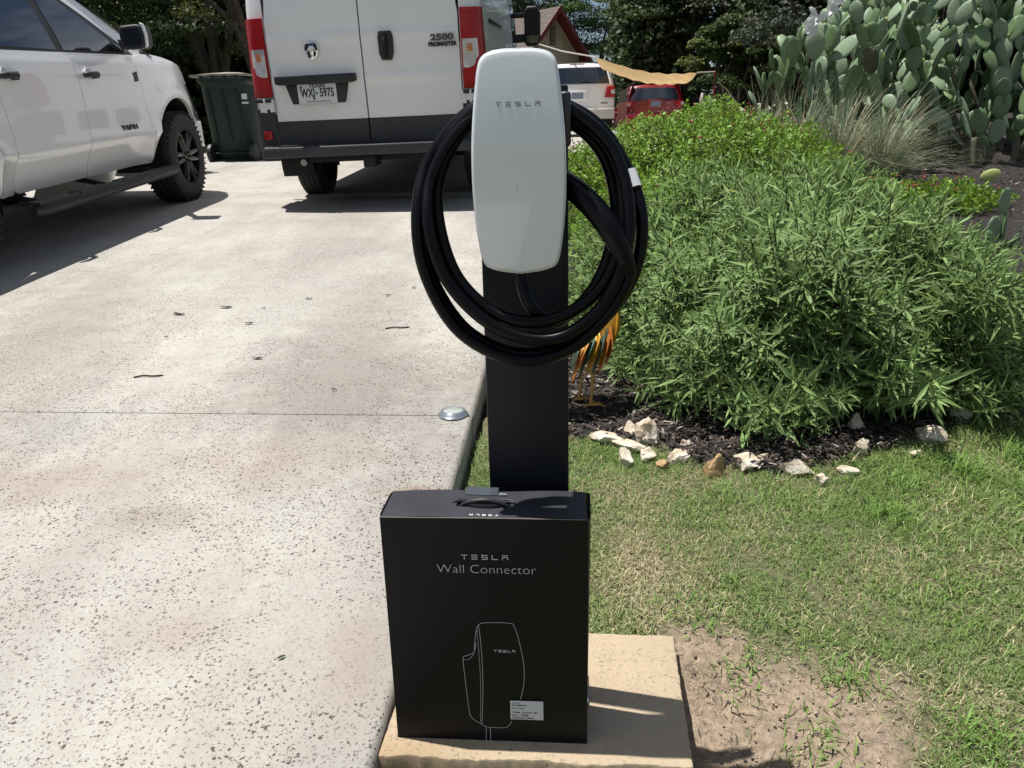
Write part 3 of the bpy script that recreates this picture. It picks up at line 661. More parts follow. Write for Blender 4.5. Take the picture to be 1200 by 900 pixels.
# ---------------- white pickup (x: right, y: forward from front wheel contact, z: up)
WT = 2.0
truck = empty('pickup_truck', label='white four door pickup truck with black wheels and tinted windows parked at the left', cat='pickup truck',
              mw=vframe((-2.976, 7.291, .503), 1.5))
FH, RH, AR = (.28, .40), (-2.92, .40), .515
def bodyx(f, h):
    x = np.interp(h, [.36, .44, .56, .66, .72, .95, 1.1, 1.2, 1.27, 1.34], [-.17, -.115, -.075, -.025, -.048, -.045, -.05, -.07, -.10, -.16])
    for hub in (FH, RH):
        d = math.hypot(f-hub[0], h-hub[1]); x += .045*math.exp(-((d-.56)/.12)**2)*(1 if h > .36 else .6)
    if f > .25: x -= .17*((f-.25)/.70)**3
    if f < -3.9: x -= .05*((-3.9-f)/.3)**2
    return float(x)
def side_fn(sgn): return lambda u, v: Vector((bodyx(u, v) if sgn > 0 else -WT-bodyx(u, v), u, v))
g_ = .004
fender = [(-.285, 1.25), (-.10, 1.275), (.1, 1.275), (.3, 1.255), (.5, 1.22), (.66, 1.18), (.72, 1.10), (.82, .99), (.89, .88), (.92, .78), (.915, .70), (.78, .67)]+arc(*FH, AR, 30, 168, 18)+[(-.24, .42), (-.262, .46), (-.272, .60), (-.278, .9)]
fdoor = [(-.29, 1.25), (-.283, .9), (-.277, .60), (-.267, .46), (-.252, .425), (-.262, .405), (-1.22, .405), (-1.262, .43), (-1.275, .50), (-1.262, .62), (-1.232, .75), (-1.225, 1.0), (-1.228, 1.25)]
rdoor = [(-1.235, 1.25), (-1.232, 1.0), (-1.239, .75), (-1.269, .62), (-1.282, .50), (-1.27, .43), (-1.24, .405), (-2.08, .405), (-2.16, .43), (-2.178, .5), (-2.160, .60), (-2.13, .75), (-2.15, .9), (-2.20, 1.1), (-2.235, 1.25)]
cabq = [(-2.242, 1.25), (-2.207, 1.1), (-2.157, .9), (-2.137, .75), (-2.167, .60), (-2.185, .5), (-2.168, .43), (-2.14, .405), (-2.30, .405), (-2.335, .46), (-2.345, .8), (-2.345, 1.30), (-2.3, 1.30)]
bed = [(-2.36, 1.30), (-2.36, .8), (-2.35, .46), (-2.375, .38)]+arc(*RH, AR, 2, 172, 22)+[(-3.55, .46), (-4.20, .50), (-4.26, .62), (-4.27, 1.26), (-4.2, 1.30)]
for sg in (1, -1):
    inw = (-1 if sg > 0 else 1, 0, 0)
    for nm, o, m in (('fender', fender, 'paint'), ('door', fdoor, 'paint'), ('door', rdoor, 'paint'), ('cab_corner', cabq, 'paint'), ('bed_side', bed, 'paint')):
        q = link(nm, finish(panel(o, side_fn(sg), inw, .035, (.09, .04)), nm, M[m], 32), truck)
        if nm == 'door':
            fc = -1.09 if o is fdoor else -2.07; hz_ = 1.115
            X = (lambda x: x if sg > 0 else -WT-x)
            bm = B(); tube(bm, [(X(-.03), fc-.09, hz_), (X(-.004), fc-.05, hz_+.004), (X(-.002), fc+.05, hz_+.002), (X(-.03), fc+.09, hz_-.004)], [.017, .021, .021, .017], 8)
            box(bm, (X(-.035), fc+.08, hz_), (.03, .05, .05)); link('door_handle', finish(bm, 'door_handle', M['black_plastic'], 50, bev=.003), q)
            bm = B(); lathe(bm, [(.036, 0), (.03, -.010), (.0, -.015)], axis='X', seg=16)
            link('handle_cup', finish(bm, 'handle_cup', M['paint'], 60), q, (X(-.0445), fc+.0, hz_+.01), (0, 0, 0 if sg > 0 else pi), (1, 1.1, 1))
    # greenhouse: outline at height h, tumblehome
def gx(h): return -.125-.26*((h-1.25)/.6)**1.15 if h > 1.25 else -.125
def gfn(sgn): return lambda u, v: Vector((gx(v) if sgn > 0 else -WT-gx(v), u, v))
for sg in (1, -1):
    inw = (-1 if sg > 0 else 1, 0, 0)
    off = .012*sg
    # roof rail and pillars as one frame
    frame_o = [(.10, 1.25), (.06, 1.30), (-.30, 1.50), (-.66, 1.685), (-.92, 1.79), (-1.25, 1.835), (-2.0, 1.83), (-2.28, 1.78), (-2.34, 1.55), (-2.36, 1.25)]
    link('roof_side', finish(panel(frame_o, gfn(sg), inw, .03, (.15, .08)), 'roof_side', M['paint'], 40), truck)
    def glass(o, name='side_window', m='tint', d=.006):
        return link(name, finish(panel(o, lambda u, v: gfn(sg)(u, v)+Vector((d*sg, 0, 0)), inw, .01, (.2, .1)), name, M[m], 40), truck)
    glass([(-.16, 1.268), (-.32, 1.36), (-.62, 1.53), (-.86, 1.655), (-1.0, 1.71), (-1.2, 1.735), (-1.95, 1.735), (-2.18, 1.69), (-2.27, 1.50), (-2.28, 1.27)], 'window_surround', 'black_plastic', .003)
    glass([(-.44, 1.285), (-.46, 1.375), (-.70, 1.52), (-.90, 1.63), (-1.02, 1.69), (-1.14, 1.71), (-1.185, 1.70), (-1.20, 1.285)])
    glass([(-.24, 1.285), (-.41, 1.285), (-.43, 1.355), (-.36, 1.345)])
    glass([(-1.29, 1.285), (-1.275, 1.70), (-1.4, 1.715), (-1.9, 1.71), (-2.02, 1.66), (-2.12, 1.5), (-2.15, 1.36), (-2.10, 1.295)])
    # mirror
    X = (lambda x: x if sg > 0 else -WT-x)
    mr = crom([(X(-.03), -.44, 1.30), (X(.03), -.46, 1.36)], 2)
    bm = B()
    prism(bm, [(X(a), -.60, b) for a, b in [(.0, 1.32), (.02, 1.295), (.165, 1.30), (.19, 1.32), (.195, 1.40), (.18, 1.46), (.15, 1.475), (.02, 1.465), (.0, 1.44)]], (0, .16, 0))
    mh = link('mirror_housing', finish(bm, 'mirror_housing', M['black_plastic'], 35, bev=.022, seg=3), truck)
    bm = B(); prism(bm, [(X(a), -.606, b) for a, b in [(.025, 1.32), (.155, 1.32), (.172, 1.34), (.175, 1.41), (.155, 1.448), (.035, 1.44)]], (0, .004, 0)); link('mirror_glass', finish(bm, 'mirror_glass', M['mglass']), mh)
    bm = B(); prism(bm, [(X(a), -.585, b) for a, b in [(.185, 1.305), (.203, 1.325), (.208, 1.40), (.192, 1.475), (.165, 1.488), (.18, 1.455), (.188, 1.40), (.188, 1.335)]], (0, .035, 0)); link('mirror_cap', finish(bm, 'mirror_cap', M['paint'], 40, bev=.004), mh)
    bm = B(); prism(bm, [(X(-.12), -.34, 1.29), (X(.01), -.55, 1.31), (X(.02), -.55, 1.36), (X(-.12), -.40, 1.38)], (0, .09, 0)); link('mirror_arm', finish(bm, 'mirror_arm', M['black_plastic'], bev=.004), mh)
    # arch liners, step bar, flares
    for hub in (FH, RH):
        bm = B(); lathe(bm, [(AR+.01, X(-.06)), (AR+.01, X(-.42)), (.05, X(-.42))], (0, *hub), 'X', 40); bmesh.ops.delete(bm, geom=[v for v in bm.verts if v.co.z < hub[1]-.12], context='VERTS')
        link('wheel_well', finish(bm, 'wheel_well', M['dark'], 60), truck)
    bm = B(); tube(bm, [(X(.03), -.10, .335), (X(.045), -.16, .335), (X(.045), -2.18, .315), (X(.03), -2.25, .315)], [.03, .046, .046, .03], 14)
    for yy in (-.45, -.95, -1.55, -2.05): box(bm, (X(.035), yy, .358), (.09, .38, .02))
    st = link('step_bar', finish(bm, 'step_bar', M['black_plastic'], 40), truck)
    for yy in (-.35, -1.2, -2.05):
        bm = B(); tube(bm, [(X(-.30), yy, .40), (X(.02), yy, .33)], .02, 6); link('step_bracket', finish(bm, 'step_bracket', M['dark']), st)
    bm = B(); box(bm, (X(-.30), -1.2, .40), (.06, 2.1, .03)); link('sill_rail', finish(bm, 'sill_rail', M['dark']), truck)
    bm = B(); prism(bm, [(X(bodyx(a, b)+.003), a, b) for a, b in [(-.385, 1.125), (-.30, 1.14), (-.31, 1.065), (-.385, 1.058)]], (-.004*sg, 0, 0)); link('fender_vent', finish(bm, 'fender_vent', M['black_plastic']), truck)
    q = text_obj('TUNDRA', .085, M['ink'], truck, Matrix.Translation((X(bodyx(-.62, .72)+.004), -.62, .705)) @ (FACE_RIGHT if sg > 0 else Matrix.Rotation(pi, 4, 'Z') @ FACE_RIGHT), 'door_lettering', bold=.0025, sx=.80, depth=.004)
for hub in (FH, RH):
    for sg in (1, -1): wheel(truck, (-.125 if sg > 0 else -WT+.125, *hub), .40, .265, sg)
# hood, cowl, windscreen, roof
NX = 14
def across(x0, x1): return [x0+(x1-x0)*i/NX for i in range(NX+1)]
rows = []
for f, hc, hs, xi in ((-.02, 1.345, 1.275, -.12), (.15, 1.35, 1.272, -.115), (.35, 1.335, 1.25, -.12), (.55, 1.305, 1.21, -.15), (.72, 1.27, 1.16, -.19), (.84, 1.22, 1.12, -.24)):
    rows.append([(x, f+.09*sin(pi*(x+WT)/WT if True else 0), hs+(hc-hs)*(1-abs(2*(x-xi)/(-WT-2*xi)+1)**3.2)) for x in across(xi, -WT-xi)])
bm = B(); sheet(bm, rows); link('hood', finish(bm, 'hood', M['paint'], 50), truck)
rows = [[(x, .13-.10*abs(x+1)**2+(0), 1.29) for x in across(-.13, -WT+.13)], [(x, -.27-.05*abs(x+1)**2, 1.50) for x in across(-.20, -WT+.20)], [(x, -.63, 1.69) for x in across(-.29, -WT+.29)], [(x, -.88, 1.80) for x in across(-.345, -WT+.345)]]
bm = B(); sheet(bm, rows); link('windscreen', finish(bm, 'windscreen', M['tint'], 50), truck)
rows = []
for f, h in ((-.87, 1.795), (-1.0, 1.845), (-1.3, 1.865), (-2.0, 1.86), (-2.25, 1.80), (-2.34, 1.6), (-2.36, 1.28)):
    xi = gx(min(h, 1.83)); rows.append([(x, f, h+.03*(1-((x+1)/(1+xi))**2)*(1 if h > 1.7 else 0)) for x in across(xi+.003, -WT-xi-.003)])
bm = B(); sheet(bm, rows); link('roof', finish(bm, 'roof', M['paint'], 50), truck)
bm = B(); box(bm, (-1, -1.1, .80), (1.62, 2.3, .80)); box(bm, (-1, .15, .78), (1.1, 1.1, .72)); box(bm, (-1, -3.2, .78), (1.3, 1.9, .25)); link('inner_body', finish(bm, 'inner_body', M['dark']), truck)
for yy in (FH[0], RH[0]):
    bm = B(); tube(bm, [(-.1, yy, .38), (-WT+.1, yy, .38)], .05, 8); link('axle', finish(bm, 'axle', M['dark']), truck)
bm = B()
for sx in (-.55, -1.45): box(bm, (sx, -1.7, .46), (.09, 4.9, .13))
link('chassis_frame', finish(bm, 'chassis_frame', M['dark']), truck)
bm = B(); sheet(bm, [[(x, f, .92) for x in (-.12, -1.88)] for f in (-2.4, -4.2)]); link('bed_floor', finish(bm, 'bed_floor', M['dark']), truck)
bm = B(); box(bm, (-1, -4.25, .92), (1.78, .05, .72)); link('tailgate', finish(bm, 'tailgate', M['paint'], bev=.01), truck)
bm = B(); box(bm, (-1, -4.36, .55), (1.9, .16, .2)); link('rear_bumper', finish(bm, 'rear_bumper', M['chrome'], bev=.02), truck)
for sx in (-.09, -WT+.09): bm = B(); box(bm, (sx, -4.24, 1.02), (.13, .09, .42)); link('tail_light', finish(bm, 'tail_light', M['red_lens'], bev=.01), truck)
# front end
for sg in (1, -1):
    X = (lambda x: x if sg > 0 else -WT-x)
    bm = B(); prism(bm, [(X(a), b, c) for a, b, c in [(-.125, .68, 1.165), (-.20, .80, 1.155), (-.33, .92, 1.10), (-.30, .97, .95), (-.22, .95, .92), (-.14, .83, .985)]], (-.05*sg, -.01, 0)); hl = link('headlight', finish(bm, 'headlight', M['glass_clear'], 30, bev=.006), truck)
    bm = B(); prism(bm, [(X(a), b, c) for a, b, c in [(-.118, .71, 1.13), (-.118, .78, 1.04), (-.14, .82, 1.03), (-.14, .75, 1.13)]], (.004*sg, .004, 0)); link('side_marker', finish(bm, 'side_marker', M['amber']), hl)
rows = [[(x, 1.08-.25*abs((x+1)/.96)**5, h) for x in across(-.045, -WT+.045)] for h in (.44, .47, .56, .66, .685)]
bm = B(); sheet(bm, rows); r = bmesh.ops.extrude_face_region(bm, geom=bm.faces[:]); 
for v in [g for g in r['geom'] if isinstance(g, bmesh.types.BMVert)]: v.co.y -= .16
link('front_bumper', finish(bm, 'front_bumper', M['paint'], 35, bev=.01), truck)
bm = B(); box(bm, (-1, .93, .93), (1.3, .14, .40)); gr_ = link('grille', finish(bm, 'grille', M['black_plastic'], bev=.02), truck)
for k in range(5): bm = B(); box(bm, (-1, 1.005, .80+.065*k), (1.05, .02, .022)); link('grille_bar', finish(bm, 'grille_bar', M['rim']), gr_)
bm = B(); prism(bm, [(-.14, -.02, 1.29), (-.10, .02, 1.285), (-.085, .10, 1.25), (-.10, .12, 1.245)], (-.01, 0, .012)); link('hood_edge_seal', finish(bm, 'hood_edge_seal', M['ink']), truck)

# ---------------- white cargo van (rear plane y=0, x right, z up, origin on ground)
van = empty('cargo_van', label='white cargo van seen from behind with its rear doors shut', cat='van', mw=vframe((-1.12, 6.85, .02+.078*5.75), 4.5, -1.0))
def vx(h):  # half width of body at height
    return float(np.interp(h, [.4, .8, 1.2, 1.6, 2.1, 2.45], [.985, .99, .98, .965, .92, .84]))
def ry(x, h):  # rear face: y as it bulges
    return float(.02+.09*(abs(x)/.95)**5 + .10*max(0, (h-1.3)/1.2)**1.5 - .006*(1.355 < h < 1.40) - .008*(1.02 < h < 1.10))
def crease(h):
    return .010*np.interp(h, [1.30, 1.372, 1.40], [0, 1, 0])+.012*np.interp(h, [.99, 1.05, 1.10], [0, 1, 0])
def rfn(u, v): return Vector((u, .02+.07*(abs(u)/.9)**4+.09*max(0, (v-1.3)/1.2)**1.5-crease(v), v))
ldoor = [(-.79, .735), (-.006, .735), (-.006, 2.42), (-.60, 2.42), (-.70, 2.2), (-.775, 1.6), (-.79, 1.5)]
rdoor_ = [(-a, b) for a, b in ldoor][::-1]
for o in (ldoor, rdoor_):
    sgn = -1 if o is ldoor else 1
    dd = link('rear_door', finish(panel(o, rfn, (0, 1, 0), .04, (.08, .022)), 'rear_door', M['van_paint'], 50), van)
    clad = [(sgn*.79, .73), (sgn*.006, .73), (sgn*.006, .545), (sgn*.80, .545)]
    link('door_cladding', finish(panel(clad, lambda u, v: rfn(u, v)+Vector((0, -.012, 0)), (0, 1, 0), .03, (.1, .08)), 'door_cladding', M['clad'], 50), dd)
    if sgn < 0:
        bm = B(); prism(bm, [(-.735, -.045, 1.088), (-.065, -.045, 1.088), (-.063, -.045, 1.03), (-.10, -.045, 1.018), (-.70, -.045, 1.018), (-.737, -.045, 1.03)], (0, .07, 0)); link('plate_light_bar', finish(bm, 'plate_light_bar', M['black_plastic'], bev=.006), dd)
        bm = B(); prism(bm, [(-.665, -.004, 1.02), (-.135, -.004, 1.02), (-.175, -.004, .868), (-.62, -.004, .868)], (0, .03, 0)); link('plate_recess', finish(bm, 'plate_recess', M['black_plastic'], bev=.008), dd)
        bm = B(); box(bm, (-.40, -.010, .947), (.325, .006, .158)); link('number_plate', finish(bm, 'number_plate', M['plate'], bev=.002), dd)
        T_ = lambda x, z: Matrix.Translation((x, -.0155, z)) @ FACE_BACK
        text_obj('TEXAS', .042, M['ink'], van, T_(-.395, 1.003), 'plate_lettering', sx=1.1, bold=.001)
        text_obj('WXJ', .092, M['ink'], van, T_(-.478, .948), 'plate_lettering', sx=.66, bold=.0022)
        text_obj('5975', .092, M['ink'], van, T_(-.318, .948), 'plate_lettering', sx=.66, bold=.0022)
        bm = B(); prism(bm, [(-.402, -.0135, .948-.012), (-.393, -.0135, .948), (-.402, -.0135, .948+.012), (-.411, -.0135, .948)], (0, -.002, 0)); link('plate_emblem', finish(bm, 'plate_emblem', M['ink']), van)
        bm = B(); prism(bm, [(-.53+(.014 if k % 2 == 0 else .006)*sin(k*pi/5), -.0135, .995+(.014 if k % 2 == 0 else .006)*cos(k*pi/5)) for k in range(10)], (0, -.002, 0)); link('plate_star', finish(bm, 'plate_star', M['ink']), van)
        bm = B(); pts = [(-.50+.21*i/40, -.0145, .884+.006*sin(i*1.4)*(1+.7*sin(i*.5))) for i in range(41)]; tube(bm, pts, .0018, 4); link('plate_script', finish(bm, 'plate_script', M['ink']), van)
        bm = B(); q = [(-.055, .055), (.0, .065), (.055, .055), (.06, .0), (.045, -.045), (0, -.072), (-.045, -.045), (-.06, 0)]
        prism(bm, [(-.405+a, -.004, 1.272+b) for a, b in q], (0, .02, 0)); em = link('ram_emblem', finish(bm, 'ram_emblem', M['chrome'], bev=.005), dd)
        bm = B(); prism(bm, [(-.405+a*.84, -.0065, 1.272+b*.84) for a, b in q], (0, .002, 0)); link('emblem_field', finish(bm, 'emblem_field', M['ink']), em) if False else bm.free()
        def sh(pts, nm='emblem_relief', m='ink', y=-.008): 
            bm = B(); prism(bm, [(-.405+a, y, 1.272+b) for a, b in pts], (0, .005, 0)); link(nm, finish(bm, nm, M[m]), van)
        sh([(-.048, .046), (-.02, .054), (-.018, .03), (-.03, .012), (-.036, -.006), (-.052, .004)]); sh([(.048, .046), (.02, .054), (.018, .03), (.03, .012), (.036, -.006), (.052, .004)])
        sh([(-.040, -.018), (-.018, .0), (-.012, -.05), (-.03, -.045)]); sh([(.040, -.018), (.018, .0), (.012, -.05), (.03, -.045)])
        sh([(-.03, .05), (.03, .05), (.012, .034), (-.012, .034)])
    else:
        q = [(.155, 1.385), (.255, 1.385), (.268, 1.34), (.262, 1.22), (.245, 1.17), (.165, 1.17), (.148, 1.22), (.145, 1.34)]
        bm = B(); prism(bm, [(a, -.012, b) for a, b in q], (0, .05, 0)); hb = link('handle_plate', finish(bm, 'handle_plate', M['black_plastic'], bev=.008, seg=3), dd)
        bm = B(); tube(bm, [(.205, -.012, 1.355), (.205, -.032, 1.33), (.205, -.032, 1.22), (.205, -.012, 1.195)], .017, 10); link('grip', finish(bm, 'grip', M['dark'], 50), hb)
        yb = rfn(.65, 1.29).y
        text_obj('2500', .062, M['steel'], van, Matrix.Translation((.66, yb-.012, 1.318)) @ FACE_BACK, 'model_lettering', sx=1.5, bold=.0045, depth=.002); text_obj('2500', .062, M['ink'], van, Matrix.Translation((.66, yb-.017, 1.318)) @ FACE_BACK, 'model_lettering', sx=1.5, bold=.000, depth=.002)
        text_obj('PROMASTER', .042, M['ink'], van, Matrix.Translation((.66, yb-.012, 1.268)) @ FACE_BACK, 'model_lettering', sx=.98, bold=.003, depth=.002)
    hz_ = .86
    for hh in (.865, 1.95):
        bm = B(); c = Vector((sgn*.865, .02, hh))
        for dx in (-.055, .03): box(bm, (c.x+sgn*dx, c.y+.015, c.z), (.035, .05, .10))
        box(bm, (c.x-sgn*.01, c.y+.012, c.z), (.10, .03, .055)); cyl(bm, (c.x+sgn*.0, c.y-.005, c.z), .013, .11, 'Z', 10)
        link('hinge', finish(bm, 'hinge', M['white'], bev=.004), dd)
    bm = B(); 
    # corner posts outside the doors, white
    X = lambda a: sgn*a
    def post_pts(h, k): 
        w_ = vx(h); return [(X(.80), rfn(.80, h).y+.012, h), (X(w_-.06), rfn(.86, h).y+.02, h), (X(w_-.015), rfn(.9, h).y+.05, h), (X(w_), .17+.09*max(0, (h-1.3)/1.2)**1.5, h), (X(w_+.002), .30, h)]
    hs2 = [.80, .92, 1.0, 1.2, 1.4, 1.53, 1.6, 1.9, 2.2, 2.42]
    sheet(bm, [post_pts(h, 0) for h in hs2]); link('corner_post', finish(bm, 'corner_post', M['van_paint'], 45), van)
    # tail lights: red / clear / clear round / red
    def lens(h0, h1, m, par, nm, d=.012, inset=0.):
        bm = B(); n = 5; rows = []
        for j in range(n+1):
            h = h0+(h1-h0)*j/n; w_ = vx(h)
            rows.append([(X(.808+inset+.0), rfn(.80, h).y-d, h), (X(w_-.075), rfn(.86, h).y-d+.004, h), (X(w_-.02-inset), rfn(.9, h).y-d+.02, h), (X(w_+.006-inset), .15, h), (X(w_+.008), .22-inset, h)])
        sheet(bm, rows); be = [e for e in bm.edges if len(e.link_faces) == 1]; r = bmesh.ops.extrude_edge_only(bm, edges=be)
        for v in [g for g in r['geom'] if isinstance(g, bmesh.types.BMVert)]: v.co += Vector((-sgn*.004, .035, 0))
        return link(nm, finish(bm, nm, M[m], 45), par)
    tl = lens(.93, 1.53, 'red_lens', van, 'tail_light')
    lens(1.085, 1.30, 'clear_lens', tl, 'clear_lens', .016, .010); 
    bm = B(); cyl(bm, (X(.872), rfn(.86, 1.13).y-.018, 1.135), .045, .012, 'Y', 24); cyl(bm, (X(.872), rfn(.86, 1.13).y-.026, 1.135), .02, .012, 'Y', 16); link('round_lamp', finish(bm, 'round_lamp', M['glass_clear']), tl)
    bm = B(); box(bm, (X(.872), rfn(.86, 1.24).y-.018, 1.235), (.05, .01, .06)); link('indicator_bulb', finish(bm, 'indicator_bulb', M['amber'], bev=.004), tl)
    for k in range(5):
        bm = B(); box(bm, (X(.872), rfn(.86, 1.4).y-.014, 1.345+.036*k), (.115, .006, .004)); link('lens_rib', finish(bm, 'lens_rib', M['red_lens']), tl)
    bm = B(); box(bm, (X(.875), .05, .905), (.14, .09, .03)); link('lamp_base_trim', finish(bm, 'lamp_base_trim', M['black_plastic'], bev=.005), van)
    # corner cladding + reflector
    bm = B(); sheet(bm, [[(X(.805), .05-.0, h), (X(.93), .045, h), (X(.99), .10, h), (X(1.0), .22, h), (X(1.0), .40, h)] for h in (.42, .55, .7, .84)]); link('corner_cladding', finish(bm, 'corner_cladding', M['clad'], 50), van)
    bm = B(); box(bm, (X(.885), .042, .63), (.075, .02, .075)); link('reflector', finish(bm, 'reflector', M['red_lens'], bev=.008), van)
bm = B(); prism(bm, [(a, b, .455) for a, b in [(-.93, .02), (-.88, -.13), (-.6, -.17), (.6, -.17), (.88, -.13), (.93, .02), (.93, .12), (-.93, .12)]], (0, 0, .085)); link('rear_bumper', finish(bm, 'rear_bumper', M['clad'], 35, bev=.012), van)
bm = B(); box(bm, (0, -.02, .545), (1.5, .2, .012)); link('bumper_tread', finish(bm, 'bumper_tread', M['dark']), van)
# sides, roof, front
LV = 5.55
for sgn in (1, -1):
    rows = []
    def sy(h, y):
        k = max(0, (y-4.3)/1.25); return (sgn*(vx(h)-.13*k**2), y, h)
    top = lambda y: 2.42 if y < 3.9 else max(1.02, 2.42-(y-3.9)*.95)
    for y in list(np.linspace(.30, 5.5, 27)):
        tp = top(y); hh = np.linspace(.46, tp, 12)
        rows.append([(sy(h, y)[0]-sgn*.012*math.exp(-((h-1.06)/.05)**2), y, h) for h in hh])
    bm = B(); sheet(bm, rows)
    for yy in (.98, 4.62):
        dl = [f for f in bm.faces if math.hypot(f.calc_center_median().y-yy, f.calc_center_median().z-.38) < .42]
        bmesh.ops.delete(bm, geom=dl, context='FACES')
    link('side_wall', finish(bm, 'side_wall', M['van_paint'], 50), van)
    for yy in (.98, 4.62):
        bm = B(); lathe(bm, [(.44, sgn*.995), (.44, sgn*.7), (.02, sgn*.7)], (0, yy, .38), 'X', 36); bmesh.ops.delete(bm, geom=[v for v in bm.verts if v.co.z < .2], context='VERTS'); link('wheel_well', finish(bm, 'wheel_well', M['dark'], 60), van)
    bm = B(); box(bm, (sgn*(vx(1.48)+.006), 1.35, 1.46), (.02, 1.2, .035)); link('door_rail', finish(bm, 'door_rail', M['black_plastic'], bev=.004), van)
    bm = B(); box(bm, (sgn*(vx(1.35)+.003), .62, 1.40), (.008, .09, .05)); link('fuel_flap', finish(bm, 'fuel_flap', M['van_paint'])  , van) if sgn < 0 else bm.free()
    bm = B(); sheet(bm, [[(sgn*(vx(h)+.006-.13*max(0, (y-4.3)/1.25)**2), y, h) for h in (.40, .62, .80)] for y in (1.5, 2.5, 3.5, 4.1)]); link('side_cladding', finish(bm, 'side_cladding', M['clad'], 50), van)
    o = [(3.75, 1.32), (3.75, 1.95), (4.25, 1.93), (4.55, 1.62), (4.62, 1.36)]
    link('cab_window', finish(panel(o, lambda u, v: Vector((sgn*(vx(v)+.006-.13*max(0, (u-4.3)/1.25)**2), u, v)), (-sgn, 0, 0), .01), 'cab_window', M['tint']), van)
    # mirrors
    bm = B(); prism(bm, [(sgn*a, 4.22, b) for a, b in [(1.10, 1.36), (1.13, 1.33), (1.26, 1.33), (1.30, 1.38), (1.31, 1.72), (1.27, 1.80), (1.14, 1.80), (1.10, 1.74)]], (0, .17, 0)); mh = link('mirror_housing', finish(bm, 'mirror_housing', M['black_plastic'], 35, bev=.03, seg=3), van)
    bm = B(); prism(bm, [(sgn*a, 4.214, b) for a, b in [(1.125, 1.48), (1.285, 1.48), (1.285, 1.74), (1.125, 1.76)]], (0, .004, 0)); link('mirror_glass', finish(bm, 'mirror_glass', M['mglass']), mh)
    bm = B(); prism(bm, [(sgn*a, 4.214, b) for a, b in [(1.125, 1.37), (1.275, 1.37), (1.28, 1.455), (1.125, 1.455)]], (0, .004, 0)); link('wide_mirror_glass', finish(bm, 'wide_mirror_glass', M['tint']), mh)
    for zz_, hh_ in ((1.43, .10), (1.70, .06)): bm = B(); box(bm, (sgn*1.02, 4.3, zz_), (.2, .08, hh_)); link('mirror_arm', finish(bm, 'mirror_arm', M['black_plastic'], bev=.01), mh)
    for yy in (.98, 4.62): wheel(van, (sgn*.80, yy, .36), .36, .225, sgn, 'steel', M['steel'])
rows = []
for y in list(np.linspace(.12, 3.9, 10)): rows.append([(x, y, 2.42+.10*(1-(x/.86)**4)*min(1, (y-.05)*3)) for x in np.linspace(-.86, .86, 11)])
bm = B(); sheet(bm, rows); link('roof', finish(bm, 'roof', M['van_paint'], 60), van)
bm = B(); sheet(bm, [[(x, y+.12*(1-(x/.86)**2), z) for x in np.linspace(-.86, .86, 9)] for y, z in ((3.85, 2.45), (4.4, 2.0), (5.0, 1.45))]); link('windscreen', finish(bm, 'windscreen', M['tint'], 60), van)
bm = B(); sheet(bm, [[(x, y+.12*(1-(x/.86)**2), z) for x in np.linspace(-.9, .9, 9)] for y, z in ((5.0, 1.44), (5.3, 1.2), (5.5, .95), (5.55, .5))]); link('nose', finish(bm, 'nose', M['van_paint'], 60), van)
bm = B(); box(bm, (0, 2.7, .62), (1.55, 4.6, .12)); link('floor_pan', finish(bm, 'floor_pan', M['dark']), van)
bm = B(); tube(bm, [(-.75, .98, .36), (.75, .98, .36)], .045, 10); 
link('rear_axle', finish(bm, 'rear_axle', M['dark'], 50), van)
bm = B(); cyl(bm, (-.47, .40, .42), .055, .40, 'X', 14); link('muffler', finish(bm, 'muffler', M['steel'], 50), van)
bm = B(); tube(bm, crom([(-.60, -.0, .40), (-.60, .3, .41), (-.5, .45, .43)], 4), .028, 10); link('tail_pipe', finish(bm, 'tail_pipe', M['steel'], 50), van)
bm = B(); lathe(bm, [(.18, -.08), (.34, -.09), (.35, 0), (.34, .09), (.18, .08), (.18, -.08)], (.12, .62, .47), 'Z', 30); link('spare_tyre', finish(bm, 'spare_tyre', M['rubber'], 50), van)
bm = B(); box(bm, (.0, -.02, .40), (.1, .22, .09)); box(bm, (0, .1, .42), (1.2, .06, .06)); link('tow_hitch', finish(bm, 'tow_hitch', M['dark'], bev=.005), van)
for sx in (-.55, .55):
    bm = B(); tube(bm, [(sx, .15, .50), (sx, .98, .33), (sx, 1.9, .48)], .02, 6); link('leaf_spring', finish(bm, 'leaf_spring', M['dark']), van)

